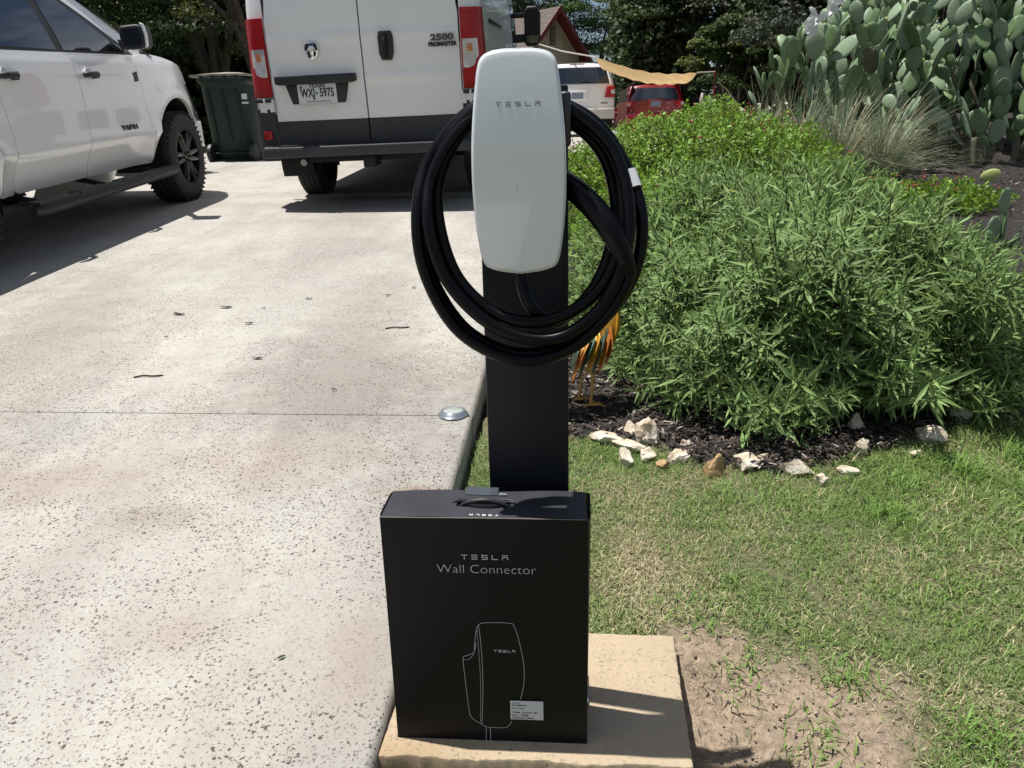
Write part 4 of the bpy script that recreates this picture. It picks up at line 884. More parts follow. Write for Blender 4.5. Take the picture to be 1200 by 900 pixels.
# ---------------- far cars
def far_suv(name, label, base, yaw, W, H_, belt, m, lampz, plate=None, glassm='tint', roof_in=.15):
    g = empty(name, base, -R(yaw), label, 'car'); h_ = W/2
    def sec(z): return float(np.interp(z, [.35, .5, .9, belt, H_-.06, H_], [h_*.96, h_, h_, h_*.97, h_-roof_in, h_-roof_in-.08]))
    def ry_(z): return float(np.interp(z, [.3, .62, .66, belt, H_-.05, H_], [.0, -.04, .05, .08, .34, .42]))
    rows = [[(s*sec(z)*t, ry_(z)+.12*abs(t)**4, z) for t in np.linspace(-1, 1, 11) for s in (1,)] for z in (.62, .655, .665, .75, .9, 1.0, belt-.02, belt, (belt+H_)/2, H_-.06, H_-.05, H_)]
    bm = B(); sheet(bm, rows); link('tailgate', finish(bm, 'tailgate', m, 50), g)
    bm = B()
    for s in (1, -1):
        sheet(bm, [[(s*sec(z), y, z) for z in (.42, .62, .9, belt, H_-.05, H_)] for y in (.14, 1.0, 2.4, 3.4)])
    sheet(bm, [[(x*sec(H_), y, H_+.02) for x in (-1, 0, 1)] for y in (.40, 2, 3.0)])
    sheet(bm, [[(x*sec(z), y, z) for x in (-1, 0, 1)] for y, z in ((3.0, H_), (3.7, belt), (4.7, belt-.15), (4.75, .4))])
    link('body', finish(bm, 'body', m, 50), g)
    b0, b1 = belt+.02, H_-.12
    bm = B(); sheet(bm, [[(sec(z)*t, ry_(z)+.12*abs(t)**4-.025, z) for t in np.linspace(-.9, .9, 11)] for z in np.linspace(b0, b1, 6)]); link('rear_window', finish(bm, 'rear_window', M[glassm]), g)
    for s in (-1, 1):
        bm = B(); prism(bm, [(s*h_*.74, .03, lampz[0]), (s*(h_+.004), .03, lampz[0]), (s*(h_+.004), .03, lampz[1]), (s*h_*.80, .03, lampz[1])], (0, .16, 0)); tl = link('tail_light', finish(bm, 'tail_light', M['red_lens'], bev=.01), g)
        bm = B(); box(bm, (s*(h_-.05), .02, (lampz[0]+lampz[1])/2), (.09, .02, .1)); link('clear_lens', finish(bm, 'clear_lens', M['clear_lens']), tl)
        bm = B(); prism(bm, [(s*(sec(belt)+.01), y, z) for y, z in ((.45, belt+.04), (3.2, belt+.04), (2.8, H_-.1), (.6, H_-.1))], (-s*.01, 0, 0)); link('side_window', finish(bm, 'side_window', M['tint']), g)
        for yy in (.85, 3.75):
            wheel(g, (s*(h_-.12), yy, .36), .36, .22, s, 'steel', M['rim'])
        bm = B(); tube(bm, [(s*(h_-roof_in-.1), .5, H_+.01), (s*(h_-roof_in-.1), .6, H_+.07), (s*(h_-roof_in-.1), 2.6, H_+.07), (s*(h_-roof_in-.1), 2.7, H_+.01)], .018, 6); link('roof_rail', finish(bm, 'roof_rail', M['dark']), g)
    bm = B(); prism(bm, [(a, b, .40) for a, b in [(-h_-.005, .25), (-h_, -.02), (-h_*.8, -.08), (h_*.8, -.08), (h_, -.02), (h_+.005, .25)]], (0, 0, .27)); bp = link('rear_bumper', finish(bm, 'rear_bumper', m if glassm == 'tint' and not plate == 'beige' else M['beige'], bev=.03), g)
    bm = B(); box(bm, (0, .5, .42), (W*.8, .7, .14)); link('underbody', finish(bm, 'underbody', M['dark']), g)
    bm = B(); box(bm, (0, .02, 1.0), (.52, .03, .26)); link('plate_recess', finish(bm, 'plate_recess', m, bev=.03), g)
    bm = B(); box(bm, (0, -.002, 1.0), (.31, .01, .16)); link('number_plate', finish(bm, 'number_plate', M['bluegrey']), g)
    for s in (-.6, .6): bm = B(); box(bm, (s, -.06, .52), (.16, .03, .05)); link('bumper_reflector', finish(bm, 'bumper_reflector', M['red_lens']), bp)
    bm = B(); tube(bm, crom([(0, .07, belt+.03), (.18, .05, belt+.10), (.42, .06, belt+.06)], 3), .012, 5); link('wiper', finish(bm, 'wiper', M['dark']), g)
    bm = B(); box(bm, (0, ry_(H_-.03)-.01, H_-.04), (.4, .03, .035)); link('brake_light', finish(bm, 'brake_light', M['red_lens']), g)
    return g
M['beige'] = mat('beige_bumper', (.55, .52, .46), .5, coat=.4); M['bluegrey'] = mat('blue_plate', (.22, .27, .33), .5)
M['red_paint'] = mat('red_car_paint', (.24, .006, .009), .3, coat=1.)
s1 = far_suv('parked_suv', 'white full size SUV with a beige bumper parked far up the drive behind the charger', (1.94, 22, Zd(22)+.05), 3, 1.98, 1.84, 1.28, M['paint'], (.94, 1.22), 'beige')
text_obj('4WD', .07, M['ink'], s1, Matrix.Translation((.72, .02, .80)) @ FACE_BACK, 'model_lettering', sx=1.2, bold=.003)
far_suv('red_suv', 'small bright red SUV parked under the tan shade sail', (4.92, 26.8, Zd(27)-.12), 2, 1.84, 1.62, 1.10, M['red_paint'], (.92, 1.06), None)

# ---------------- wheelie bins
M['bin'] = mat('bin_green', (.0035, .017, .012), .55, var=.2, vscale=4, spec=.4); M['binlid'] = mat('bin_lid_worn', (.42, .36, .29), .6, two=(.16, .14, .12), vscale=5)
M['bindark'] = mat('bin_dark', (.010, .016, .015), .5)
def wheelie(loc, rz, label, m, lid, openlid=False, Wb=.68):
    g = empty('wheelie_bin', loc, rz, label, 'wheelie bin', 'wheelie bins at the end of the drive')
    bm = B(); prof = ((.0, .62, .52), (.04, .64, .56), (1.02, Wb-.03, .80), (1.06, Wb+.05, .86), (1.10, Wb+.05, .86)); rows = []
    for z, wx, dy in prof:
        pts = []
        for k in range(32):
            a = 2*pi*k/32; c_, s_ = cos(a), sin(a); q = (abs(c_)**6+abs(s_)**6)**(-1/6)
            pts.append((wx/2*c_*q, dy/2*s_*q+.0+(.10 if z < .1 else 0), z))
        rows.append(pts+[pts[0]])
    sheet(bm, rows); bmesh.ops.remove_doubles(bm, verts=bm.verts, dist=1e-5)
    box(bm, (0, 0, .03), (.56, .46, .04))
    body = link('bin_body', finish(bm, 'bin_body', m, 40), g)
    for x in (-.20, 0, .20): bm = B(); prism(bm, [(x-.02, -.395, .95), (x+.02, -.395, .95), (x+.018, -.255, .30), (x-.018, -.255, .30)], (0, .03, 0)); link('body_rib', finish(bm, 'body_rib', m), body)
    bm = B(); box(bm, (0, -.42, 1.09), (Wb*.92, .03, .03))
    link('handle_bar', finish(bm, 'handle_bar', M['bindark'], bev=.006), g)
    for x in (-.24, -.08, .08, .24): bm = B(); box(bm, (x, -.415, 1.10), (.03, .07, .06)); link('handle_post', finish(bm, 'handle_post', M['bindark']), g)
    bm = B()
    if openlid: prism(bm, [(-Wb/2, -.44, 1.10), (Wb/2, -.44, 1.10), (Wb/2, -.62, .62), (-Wb/2, -.62, .62)], (0, -.03, -.01))
    else:
        sheet(bm, [[(x, y, 1.115+.05*(1-(x/.42)**2)*(1-(y/.45)**2)) for x in np.linspace(-.40, .40, 9)] for y in np.linspace(-.42, .45, 7)]); r = bmesh.ops.extrude_face_region(bm, geom=bm.faces[:])
        for v in [q for q in r['geom'] if isinstance(q, bmesh.types.BMVert)]: v.co.z += .03
    link('lid', finish(bm, 'lid', lid, 40), g)
    bm = B(); cyl(bm, (0, -.24, .13), .012, .60, 'X', 8); link('axle', finish(bm, 'axle', M['bindark']), g)
    for s in (-1, 1):
        bm = B(); lathe(bm, [(.0, -.03), (.09, -.03), (.125, -.025), (.13, 0), (.125, .025), (.09, .03), (0, .03)], axis='X', seg=24)
        link('wheel', finish(bm, 'wheel', M['bindark'], 50), g, (s*.30, -.25, .13))
    return g
b1 = wheelie((-3.80, 11.55, Zd(11.4)-.02), R(-3), 'dark green wheelie bin with a tan worn lid, between the pickup and the van', M['bin'], M['binlid'])
bm = B(); box(bm, (.30, -.375, .86), (.07, .01, .07)); box(bm, (.30, -.365, .78), (.09, .01, .025)); link('bin_decal', finish(bm, 'bin_decal', M['plate']), b1)
b1['label'] = 'dark green wheelie bin with a tan worn lid, between the pickup and the van'
wheelie((-4.42, 9.9, Zd(9.9)-.03), R(60), 'blackish green bin with its lid hanging open, half behind the pickup nose', M['bindark'], M['bindark'], True, .7)

# ------------------------------------------------------------------ trees behind
M['leaf'] = mat('tree_leaves', (.05, .09, .03), .55, attr=True, trans=.3, spec=.4)
M['bark'] = mat('bark', (.09, .075, .06), .95, two=(.035, .028, .023), vscale=14, bump=.8, bscale=30)
def leaf_quads(c, d, nrm, ln, wd):
    """diamond leaves: centre, direction, normal"""
    s = np.cross(nrm, d); s /= (np.linalg.norm(s, axis=1)[:, None]+1e-9)
    ln = ln[:, None]; wd = wd[:, None]
    return np.stack([c-d*ln*.5, c+s*wd*.5+nrm*wd*.1, c+d*ln*.5, c-s*wd*.5+nrm*wd*.1], 1).reshape(-1, 3)
def unit(a): return a/(np.linalg.norm(a, axis=1)[:, None]+1e-9)
def crown_mesh(seed, rx, ry, rz, nclump, nleaf, lsize, base):
    g = np.random.default_rng(seed); u = unit(g.normal(size=(nclump, 3))); u[:, 2] = np.where(u[:, 2] < -.55, -u[:, 2], u[:, 2])
    rad = g.uniform(.45, 1.0, nclump)**.6; cc = u*rad[:, None]*np.array((rx, ry, rz)); cr_ = g.uniform(.28, .62, nclump)*min(rx, rz)*.42
    k = g.integers(0, nclump, nleaf); v = unit(g.normal(size=(nleaf, 3))); v[:, 2] = np.abs(v[:, 2])*.8+v[:, 2]*.2
    p = cc[k]+v*(cr_[k]*g.uniform(.55, 1.15, nleaf))[:, None]*np.array((1.25, 1.25, .8))
    nrm = unit(v*.6+g.normal(0, .6, (nleaf, 3))+np.array((0, 0, .5))); d = unit(np.cross(nrm, g.normal(size=(nleaf, 3)))); d[:, 2] -= .2; d = unit(d)
    ln = g.uniform(.7, 1.4, nleaf)*lsize; V = leaf_quads(p, d, nrm, ln, ln*g.uniform(.45, .7, nleaf))
    tone = g.uniform(.6, 1.35, nclump)[k]*g.uniform(.65, 1.4, nleaf); yel = g.random(nclump)[k]
    C = np.array(base)[None]*tone[:, None]; C[:, 0] *= 1+.5*(yel > .75); C[:, 1] *= 1+.2*(yel > .75)
    return npmesh('crown', V, np.arange(4*nleaf).reshape(-1, 4), M['leaf'], np.repeat(C, 4, 0)), cc
def tree(x, y, h, r, label, base, seed, nleaf=16000, lsize=.13, low=.25, trunk=.16, name='live_oak', cat='tree'):
    z0 = Zd(min(y, 60))-.1; t = empty(name, (x, y, z0), 0, label, cat, 'trees behind the drive and garden')
    rz = h*(1-low)/2; zc_ = h*low+rz; me, cc = crown_mesh(seed, r, r*.9, rz, 70, nleaf, lsize, base)
    link('crown', me, t, (0, 0, zc_))
    g = random.Random(seed); bm = B(); top = Vector((g.uniform(-.4, .4), g.uniform(-.3, .3), zc_))
    fork = Vector((g.uniform(-.2, .2), 0, h*low+.3)); P = crom([(0, 0, -.2), fork*.5+Vector((.08, 0, .0)), fork], 4)
    tube(bm, P, [trunk*(1.3-.5*i/len(P)) for i in range(len(P))], 8)
    link('trunk', finish(bm, 'trunk', M['bark'], 60), t)
    for k in range(6):
        c = Vector(cc[g.randrange(len(cc))])*.8+Vector((0, 0, zc_)); bm = B(); P = crom([fork-Vector((0, 0, .1)), fork.lerp(c, .5)+Vector((g.uniform(-.3, .3), 0, g.uniform(0, .3))), c], 5)
        tube(bm, P, [trunk*.7*(1-.85*i/len(P)) for i in range(len(P))], 6); link('limb', finish(bm, 'limb', M['bark'], 60), t)
    return t
DG = (.046, .078, .026); MG = (.085, .15, .032); GG = (.055, .075, .048)
TR = [(-9.6, 17.5, 6.5, 3.0, 'dark bushy tree at the far left behind the pickup cab', DG, .08), (-6.9, 19.5, 7.5, 3.0, 'dark tree above the pickup mirror', DG, .12), (-4.9, 17.5, 7.0, 2.5, 'tree with yellowish sprays above the green bin', (.045, .07, .02), .10),
      (-4.2, 24, 8, 3.0, 'tree mostly hidden behind the cargo van', DG, .10), (-8.5, 24, 9, 3.6, 'taller dark tree in the second row at the left', DG, .05), (-13.5, 20, 8, 3.6, 'dark tree seen past the pickup windscreen edge', DG, .05),
      (-1.2, 50, 10, 4.2, 'distant tree behind the little gabled house', DG, .05), (2.6, 55, 13.5, 5.0, 'tallest distant tree rising over the house roof', DG, .05), (4.9, 50, 12.5, 4.3, 'bright green tree beside the red gable boards', MG, .05),
      (6.7, 37, 8.6, 2.2, 'mid green tree just right of the gabled house', MG, .12), (7.2, 33, 8.6, 3.0, 'leafy green tree above the tan shade sail', (.04, .072, .022), .10), (10.0, 31, 8.8, 3.1, 'dark tree behind the right end of the sail', (.034, .052, .024), .10),
      (9.6, 24.5, 6.8, 2.6, 'grey green juniper like tree left of the cactus', GG, .06), (12.4, 24, 7.2, 2.9, 'dull dark tree directly behind the cactus', GG, .06), (15.5, 25, 7.6, 3.2, 'dark tree behind the right half of the cactus', DG, .06), (18.5, 24, 8, 3.4, 'dark tree at the far right behind the cactus', DG, .06),
      (13.5, 33, 10.5, 4, 'tall dark tree in the back row behind the cactus', DG, .05), (20, 34, 10.5, 4.4, 'back row tree beyond the right edge', DG, .05), (7.6, 27.6, 3.6, 1.5, 'low yellow green bush beside the red car', (.055, .09, .02), .0)]
for i, (x, y, h, r, lab_, base, low) in enumerate(TR):
    tree(x, y, h, r, lab_, base, 100+i, nleaf=int(24000 if y < 40 else 26000), lsize=.085 if y < 22 else .115 if y < 40 else .15, low=low)
# the mass of undergrowth that closes the view under the crowns
N = 300000; g = rng; px_ = np.concatenate([g.uniform(-24, -2, N//2), g.uniform(4.4, 30, N//2)]); n_ = len(px_)
py = np.where(px_ < 0, 24.5, 34)+g.normal(0, 1.1, n_)+np.where(px_ > 8, -4, 0); pz = g.random(n_)**.8*np.where(px_ < 0, 7.5, 9.0)*(.75+.25*np.sin(px_*1.3)*np.cos(px_*.7))+.8
nrm = unit(g.normal(size=(n_, 3))+np.array((0, -.4, .6))); d = unit(np.cross(nrm, g.normal(size=(n_, 3)))); ln = g.uniform(.16, .34, n_)
V = leaf_quads(np.stack([px_, py, pz], 1), d, nrm, ln, ln*.6)
tag(link('far_thicket', npmesh('far_thicket', V, np.arange(4*n_).reshape(-1, 4), M['leaf'], np.repeat(np.array(DG)*g.uniform(.4, 1.3, n_)[:, None], 4, 0))), 'dark mass of far foliage closing the view behind the trees', 'thicket', kind='stuff')

# ------------------------------------------------------------------ house gable, shade sail
M['stucco'] = mat('tan_siding', (.60, .49, .33), .85, var=.12, vscale=3); M['redwood'] = mat('red_fascia', (.17, .022, .018), .6, var=.15, vscale=4)
M['shingle'] = mat('grey_shingles', (.16, .13, .12), .95, two=(.08, .065, .06), vscale=6, bump=.5, bscale=20)
HY = R(38); hz0 = Zd(42)-.1
house = empty('gabled_house', (2.45, 42, hz0), HY, 'small tan house with red fascia boards on its steep gable, behind the van mirror', 'house')
ap, ev, hw = 5.75, 3.55, 2.0      # apex, eave, half width; gable faces local -y
bm = B(); prism(bm, [(-hw+.2, 0, 0), (hw-.2, 0, 0), (hw-.2, 0, ev+.1), (0, 0, ap-.15), (-hw+.2, 0, ev+.1)], (0, .15, 0)); link('gable_wall', finish(bm, 'gable_wall', M['stucco']), house)
bm = B(); box(bm, (-hw+.3, 4, ev/2), (.15, 7.6, ev)); link('side_wall', finish(bm, 'side_wall', M['stucco']), house)
bm = B(); box(bm, (hw-.3, 4, ev/2), (.15, 7.6, ev)); link('side_wall', finish(bm, 'side_wall', M['stucco']), house)
sl_ = Vector((hw, 0, ap-ev)).normalized()
for s in (-1, 1):
    bm = B(); prism(bm, [(0, -.6, ap+.06), (s*(hw+.35), -.6, ev-.32), (s*(hw+.35), -.6, ev-.42), (0, -.6, ap-.06)], (0, 8.5, 0)); rf = link('roof_slope', finish(bm, 'roof_slope', M['shingle']), house)
    for k in range(16):
        t0 = (k+.5)/16; c = Vector((s*(hw+.35)*t0, 3.65, ap+.075-(ap-ev+.38)*t0)); bm = B(); box(bm, c, (.17*1.6/1.4, 8.5, .012), (0, s*math.atan2(ap-ev+.38, hw+.35)+s*.05, 0)); link('shingle_course', finish(bm, 'shingle_course', M['shingle']), rf)
    bm = B(); prism(bm, [(0, -.64, ap+.09), (s*(hw+.38), -.64, ev-.32), (s*(hw+.38), -.64, ev-.58), (0, -.64, ap-.19)], (0, .035, 0)); link('fascia_board', finish(bm, 'fascia_board', M['redwood']), house)
    bm = B(); prism(bm, [(0, -.6, ap-.08), (s*(hw+.33), -.6, ev-.44), (s*(hw+.33), 0, ev-.44), (0, 0, ap-.08)], (0, 0, -.02)); link('soffit', finish(bm, 'soffit', M['redwood']), house)
bm = B(); box(bm, (0, -.02, 4.55), (.34, .05, .85)); vt = link('gable_vent', finish(bm, 'gable_vent', M['clad']), house)
for k in range(9): bm = B(); box(bm, (0, -.05, 4.18+.092*k), (.30, .03, .03), (.5, 0, 0)); link('slat', finish(bm, 'slat', M['stucco']), vt)
M['sail'] = mat('tan_shade_cloth', (.52, .36, .17), .8, var=.08, vscale=3, trans=.35)
def wpx(x, y, Yv):
    dx, dy = x-600, y-450; X = dx*cos(r_)-dy*sin(r_); Y = dy*cos(r_)+dx*sin(r_)
    d = (X, f_*cos(p_)-Y*sin(p_), -f_*sin(p_)-Y*cos(p_)); t = Yv/d[1]; return Vector((t*d[0], Yv, 1.01+t*d[2]))
A_, B_, C_, D_ = wpx(698, 67, 21.5), wpx(817, 85, 25.5), wpx(796, 97, 23.0), wpx(712, 81, 20.2)
sail = empty('shade_sail', tuple(A_), 0, 'tan fabric shade sail stretched over the red car by the trees', 'shade sail')
rows = []
for i in range(13):
    u = i/12; top_ = A_.lerp(B_, u)-Vector((0, 0, .30*sin(pi*u)*.6)); bot = D_.lerp(C_, u)-Vector((0, 0, .42*sin(pi*u)*.35)); rows.append([tuple(top_.lerp(bot, j/6)-Vector((0, 0, .12*sin(pi*j/6)+.02*sin(u*40)))-A_) for j in range(7)])
bm = B(); sheet(bm, rows); link('cloth', finish(bm, 'cloth', M['sail'], 60), sail)
bm = B(); P0 = wpx(622, 49, 24); tube(bm, [Vector((0, 0, 0)), (P0-A_)*.5-Vector((0, 0, .05)), P0-A_], .018, 5); link('rope', finish(bm, 'rope', M['beige'], 60), sail)
bm = B(); P1 = wpx(838, 84, 26.5); tube(bm, [B_-A_, P1-A_], .022, 5); link('rope', finish(bm, 'rope', M['beige'], 60), sail)
pole = empty('sail_pole', (P1.x, P1.y, Zd(26)), 0, 'thin rusty pole holding the right corner of the shade sail', 'pole'); 
bm = B(); cyl(bm, (0, 0, (P1.z-Zd(26))/2), .04, P1.z-Zd(26)+.1, 'Z', 8); link('shaft', finish(bm, 'shaft', M['redwood']), pole)

# ------------------------------------------------------------------ rocks
M['lime'] = mat('limestone', (.40, .30, .19), .9, two=(.66, .62, .54), vscale=14, bump=.9, bscale=45)
M['lime2'] = mat('ochre_limestone', (.42, .30, .15), .9, two=(.26, .16, .08), vscale=18, bump=.9, bscale=45)
def rock(x, y, sx, sy, sz, label, seed, m='lime', z=None, rz=0):
    bm = B(); bmesh.ops.create_icosphere(bm, subdivisions=3, radius=1); g = random.Random(seed)
    pls = [(Vector((g.gauss(0, 1), g.gauss(0, 1), g.gauss(0, .8))).normalized(), g.uniform(.45, .85)) for _ in range(15)]
    for v in bm.verts:
        for n, d in pls:
            q = v.co.dot(n)-d
            if q > 0: v.co -= n*q*.97
        v.co *= 1+.22*noise.noise(v.co*1.7+Vector((seed, 0, 0)))+.13*noise.noise(v.co*5+Vector((seed, 3, 0)))
        v.co = Vector((v.co.x*sx, v.co.y*sy, v.co.z*sz))
    zz = Zl(x, y)+.012 if z is None else z
    return tag(link('limestone_rock', finish(bm, 'limestone_rock', M[m], 18), None, (x, y, zz+sz*.22), (0, 0, rz)), label, 'rock', 'limestone rocks edging the bed')
RK = [(.300, 2.41, .055, .032, .022, 'flat white rock at the left end of the bed edging, nearest the pedestal', 'lime'), (.375, 2.34, .055, .03, .018, 'low flat rock second from the pedestal', 'lime'),
      (.352, 2.255, .034, .034, .026, 'squat rock in front of the low flat rock', 'lime'), (.455, 2.39, .05, .045, .055, 'tallest white rock of the edging, upright and jagged', 'lime'), (.40, 2.43, .035, .03, .03, 'white rock leaning on the left of the tallest one', 'lime'),
      (.425, 2.27, .036, .03, .024, 'reddish grey rock below the tallest white one', 'lime'), (.52, 2.26, .05, .03, .02, 'long low rock right of the reddish one', 'lime'), (.46, 2.2, .026, .02, .014, 'small orange stone lying in front of the edging', 'lime2'),
      (.565, 2.33, .022, .02, .02, 'small pinkish stone up in the mulch behind the edging', 'lime'), (.612, 2.165, .036, .032, .036, 'knobbly ochre rock standing out of the grass', 'lime2'), (.715, 2.20, .048, .034, .03, 'cream rock right of the ochre one', 'lime'),
      (.775, 2.22, .024, .02, .016, 'little chip of rock behind the cream one', 'lime'), (.85, 2.155, .062, .03, .026, 'wide bright white rock in the middle of the edging', 'lime'), (.91, 2.09, .022, .018, .014, 'small pale stone half sunk in the grass', 'lime'),
      (1.01, 2.15, .055, .025, .014, 'thin flat pale slab in the grass below the pitted rock', 'lime'), (1.10, 2.27, .055, .042, .04, 'round pitted rock under the sage bush', 'lime'), (1.16, 2.45, .05, .045, .05, 'shaded tall rock tucked beneath the sage leaves', 'lime'),
      (1.36, 2.35, .085, .05, .035, 'large flat grey rock in the shade at the right', 'lime'), (1.27, 2.25, .05, .02, .014, 'thin dark slab in front of the large flat rock', 'lime'), (1.53, 2.5, .055, .04, .05, 'shaded rock at the right end of the edging', 'lime'), (1.66, 2.58, .04, .03, .03, 'small shaded stone beyond the right end rock', 'lime')]
for i, (x, y, a, b, c, lab_, m) in enumerate(RK): rock(x, y, a*(1.15 if x < 1 else .85), b*(1.2 if x < 1 else .9), c*(1.35 if x < 1 else 1.), lab_, 30+i, m, rz=random.uniform(-.5, .5))
def fpt(x, y, Yv): return wpx(x, y, Yv)
for i, (x, y, Yv, a, c, lab_) in enumerate([(823, 122, 11.6, .07, .22, 'upright pale stone block left of the wispy grasses'), (834, 133, 11.3, .08, .06, 'pale rock at the foot of the upright stone block'), (850, 134, 11.2, .09, .06, 'second pale rock in the far rubble row'), (868, 129, 11.0, .1, .06, 'third pale rock in the far rubble row'), (893, 125, 10.6, .16, .07, 'long rock behind the left grasses'), (920, 122, 10.5, .14, .05, 'low rock between the grasses and the cactus')]):
    P = fpt(x, y, Yv); rock(P.x, P.y, a, a*.8, c, lab_, 70+i, 'lime', z=P.z-c*.35)

# ------------------------------------------------------------------ metal rooster
M['feather_y'] = mat('yellow_enamel', (.60, .33, .02), .4, two=(.25, .12, .02), vscale=20, metal=.3); M['feather_o'] = mat('orange_enamel', (.5, .10, .03), .4, metal=.3, two=(.35, .2, .03), vscale=22)
M['feather_g'] = mat('green_enamel', (.03, .09, .05), .4, metal=.4, two=(.08, .1, .08), vscale=18); M['legy'] = mat('yellow_leg', (.5, .28, .06), .5)
ro = empty('metal_rooster', (.262, 2.66, Zl(.262, 2.66)+.03), R(28), 'painted metal garden rooster with orange and yellow feathers beside the pedestal', 'garden ornament')
me = bpy.data.meshes.new('body'); P = [(-.10, .02, .24), (-.05, 0, .235), (.02, 0, .235), (.08, 0, .27), (.11, 0, .33), (.125, 0, .385), (.14, -.005, .41)]; rr = [.03, .055, .075, .06, .036, .026, .030]
bm = B(); tube(bm, crom(P, 4), list(np.interp(np.linspace(0, 6, 25), range(7), rr)), 14); link('body', finish(bm, 'body', M['feather_y'], 60), ro)
def feather(name, pts, w_, m, par=ro, n=6):
    bm = B(); P = crom(pts, n); rows = []
    for i, p in enumerate(P):
        t = i/(len(P)-1); ww = w_*(math.sin(pi*min(1, t*.9+.12))**.7); q = Vector((0, 1, 0)); rows.append([tuple(p-q*ww+Vector((0, 0, -.2*ww))), tuple(p+Vector((0, 0, .3*ww))), tuple(p+q*ww+Vector((0, 0, -.2*ww)))])
    sheet(bm, rows); r = bmesh.ops.extrude_face_region(bm, geom=bm.faces[:]); 
    for v in [g for g in r['geom'] if isinstance(g, bmesh.types.BMVert)]: v.co.z -= .0015
    link(name, finish(bm, name, M[m], 60), par)
ms_ = ['feather_y', 'feather_o', 'feather_g', 'feather_y', 'feather_g', 'feather_o', 'feather_y']
for k in range(9): feather('flank_feather', [(.07-.016*k, -.05-.004*(k % 3), .29-.004*k), (.05-.018*k, -.084, .235-.006*(k % 3)), (.035-.018*k, -.082, .165+.01*(k % 2))], .015, ms_[(k*3+1) % 7])
for k in range(7): feather('tail_feather', [(-.08, -.03+.01*k, .26), (-.12-.006*k, -.04+.013*k, .30-.012*k), (-.155-.004*k, -.05+.016*k, .24-.01*k), (-.165+.004*k, -.055+.018*k, .13+.006*k)], .014, ms_[k])
for k in range(5): feather('wing_feather', [(.05-.02*k, -.075, .27), (.02-.025*k, -.088, .21), (-.0-.028*k, -.088, .14-.004*k)], .016, ms_[(k+1) % 7])
for k in range(5): feather('wing_feather', [(.05-.02*k, .075, .27), (.02-.025*k, .088, .21), (-.0-.028*k, .088, .16-.004*k)], .016, ms_[(k+1) % 7])
for k in range(6): feather('neck_feather', [(.12, -.02+.008*k, .37), (.10, -.045+.018*k, .30), (.08, -.06+.022*k, .235)], .013, 'feather_o' if k % 2 else 'feather_y')
bm = B(); prism(bm, [(.11, -.004, .43), (.125, -.004, .46), (.135, -.004, .44), (.147, -.004, .465), (.157, -.004, .44), (.168, -.004, .45), (.165, -.004, .42)], (0, .008, 0)); link('comb', finish(bm, 'comb', M['red_paint']), ro)
bm = B(); prism(bm, [(.155, -.006, .395), (.17, -.006, .36), (.15, -.006, .35)], (0, .012, 0)); link('wattle', finish(bm, 'wattle', M['red_paint']), ro)
bm = B(); tube(bm, [(.16, 0, .412), (.195, 0, .402)], [.011, .002], 8); link('beak', finish(bm, 'beak', M['legy']), ro)
for s in (-1, 1):
    bm = B(); tube(bm, crom([(.0, s*.035, .19), (.01, s*.038, .10), (0, s*.038, .005)], 4), [.009]*4+[.005]*5, 6); lg = link('leg', finish(bm, 'leg', M['legy'], 60), ro)
    for a in (-.6, 0, .6, pi):
        bm = B(); l = .055 if a != pi else .03; tube(bm, [(0, s*.038, .006), (l*cos(a)*.6, s*.038+l*sin(a)*.6, .009), (l*cos(a), s*.038+l*sin(a), .001)], [.004, .0035, .0015], 5); link('toe', finish(bm, 'toe', M['legy'], 60), lg)

# ------------------------------------------------------------------ shrubs
M['sage'] = mat('sage_leaves', (.1, .15, .07), .55, attr=True, trans=.36, spec=.3)
def lance(n, c, d, up, ln, wd, droop, C):
    """V-folded drooping lance leaves, 4 triangles each"""
    s = unit(np.cross(d, up)); u2 = np.cross(s, d); ln = ln[:, None]; wd = wd[:, None]; dr = droop[:, None]
    mid = c+d*ln*.45-u2*wd*.25; L_ = c+d*ln*.42+s*wd*.5+u2*wd*.1; R_ = c+d*ln*.42-s*wd*.5+u2*wd*.1; tip = c+d*ln*.96-np.array((0, 0, 1.))*ln*dr
    V = np.stack([c, L_, mid, R_, tip], 1).reshape(-1, 3); i = np.arange(n)[:, None]*5
    F = np.concatenate([i+np.array([0, 2, 1]), i+np.array([0, 3, 2]), i+np.array([1, 2, 4]), i+np.array([2, 3, 4])])
    Cc = np.stack([C*.85, C, C*1.05, C, C*1.1], 1).reshape(-1, 3); return V, F, Cc
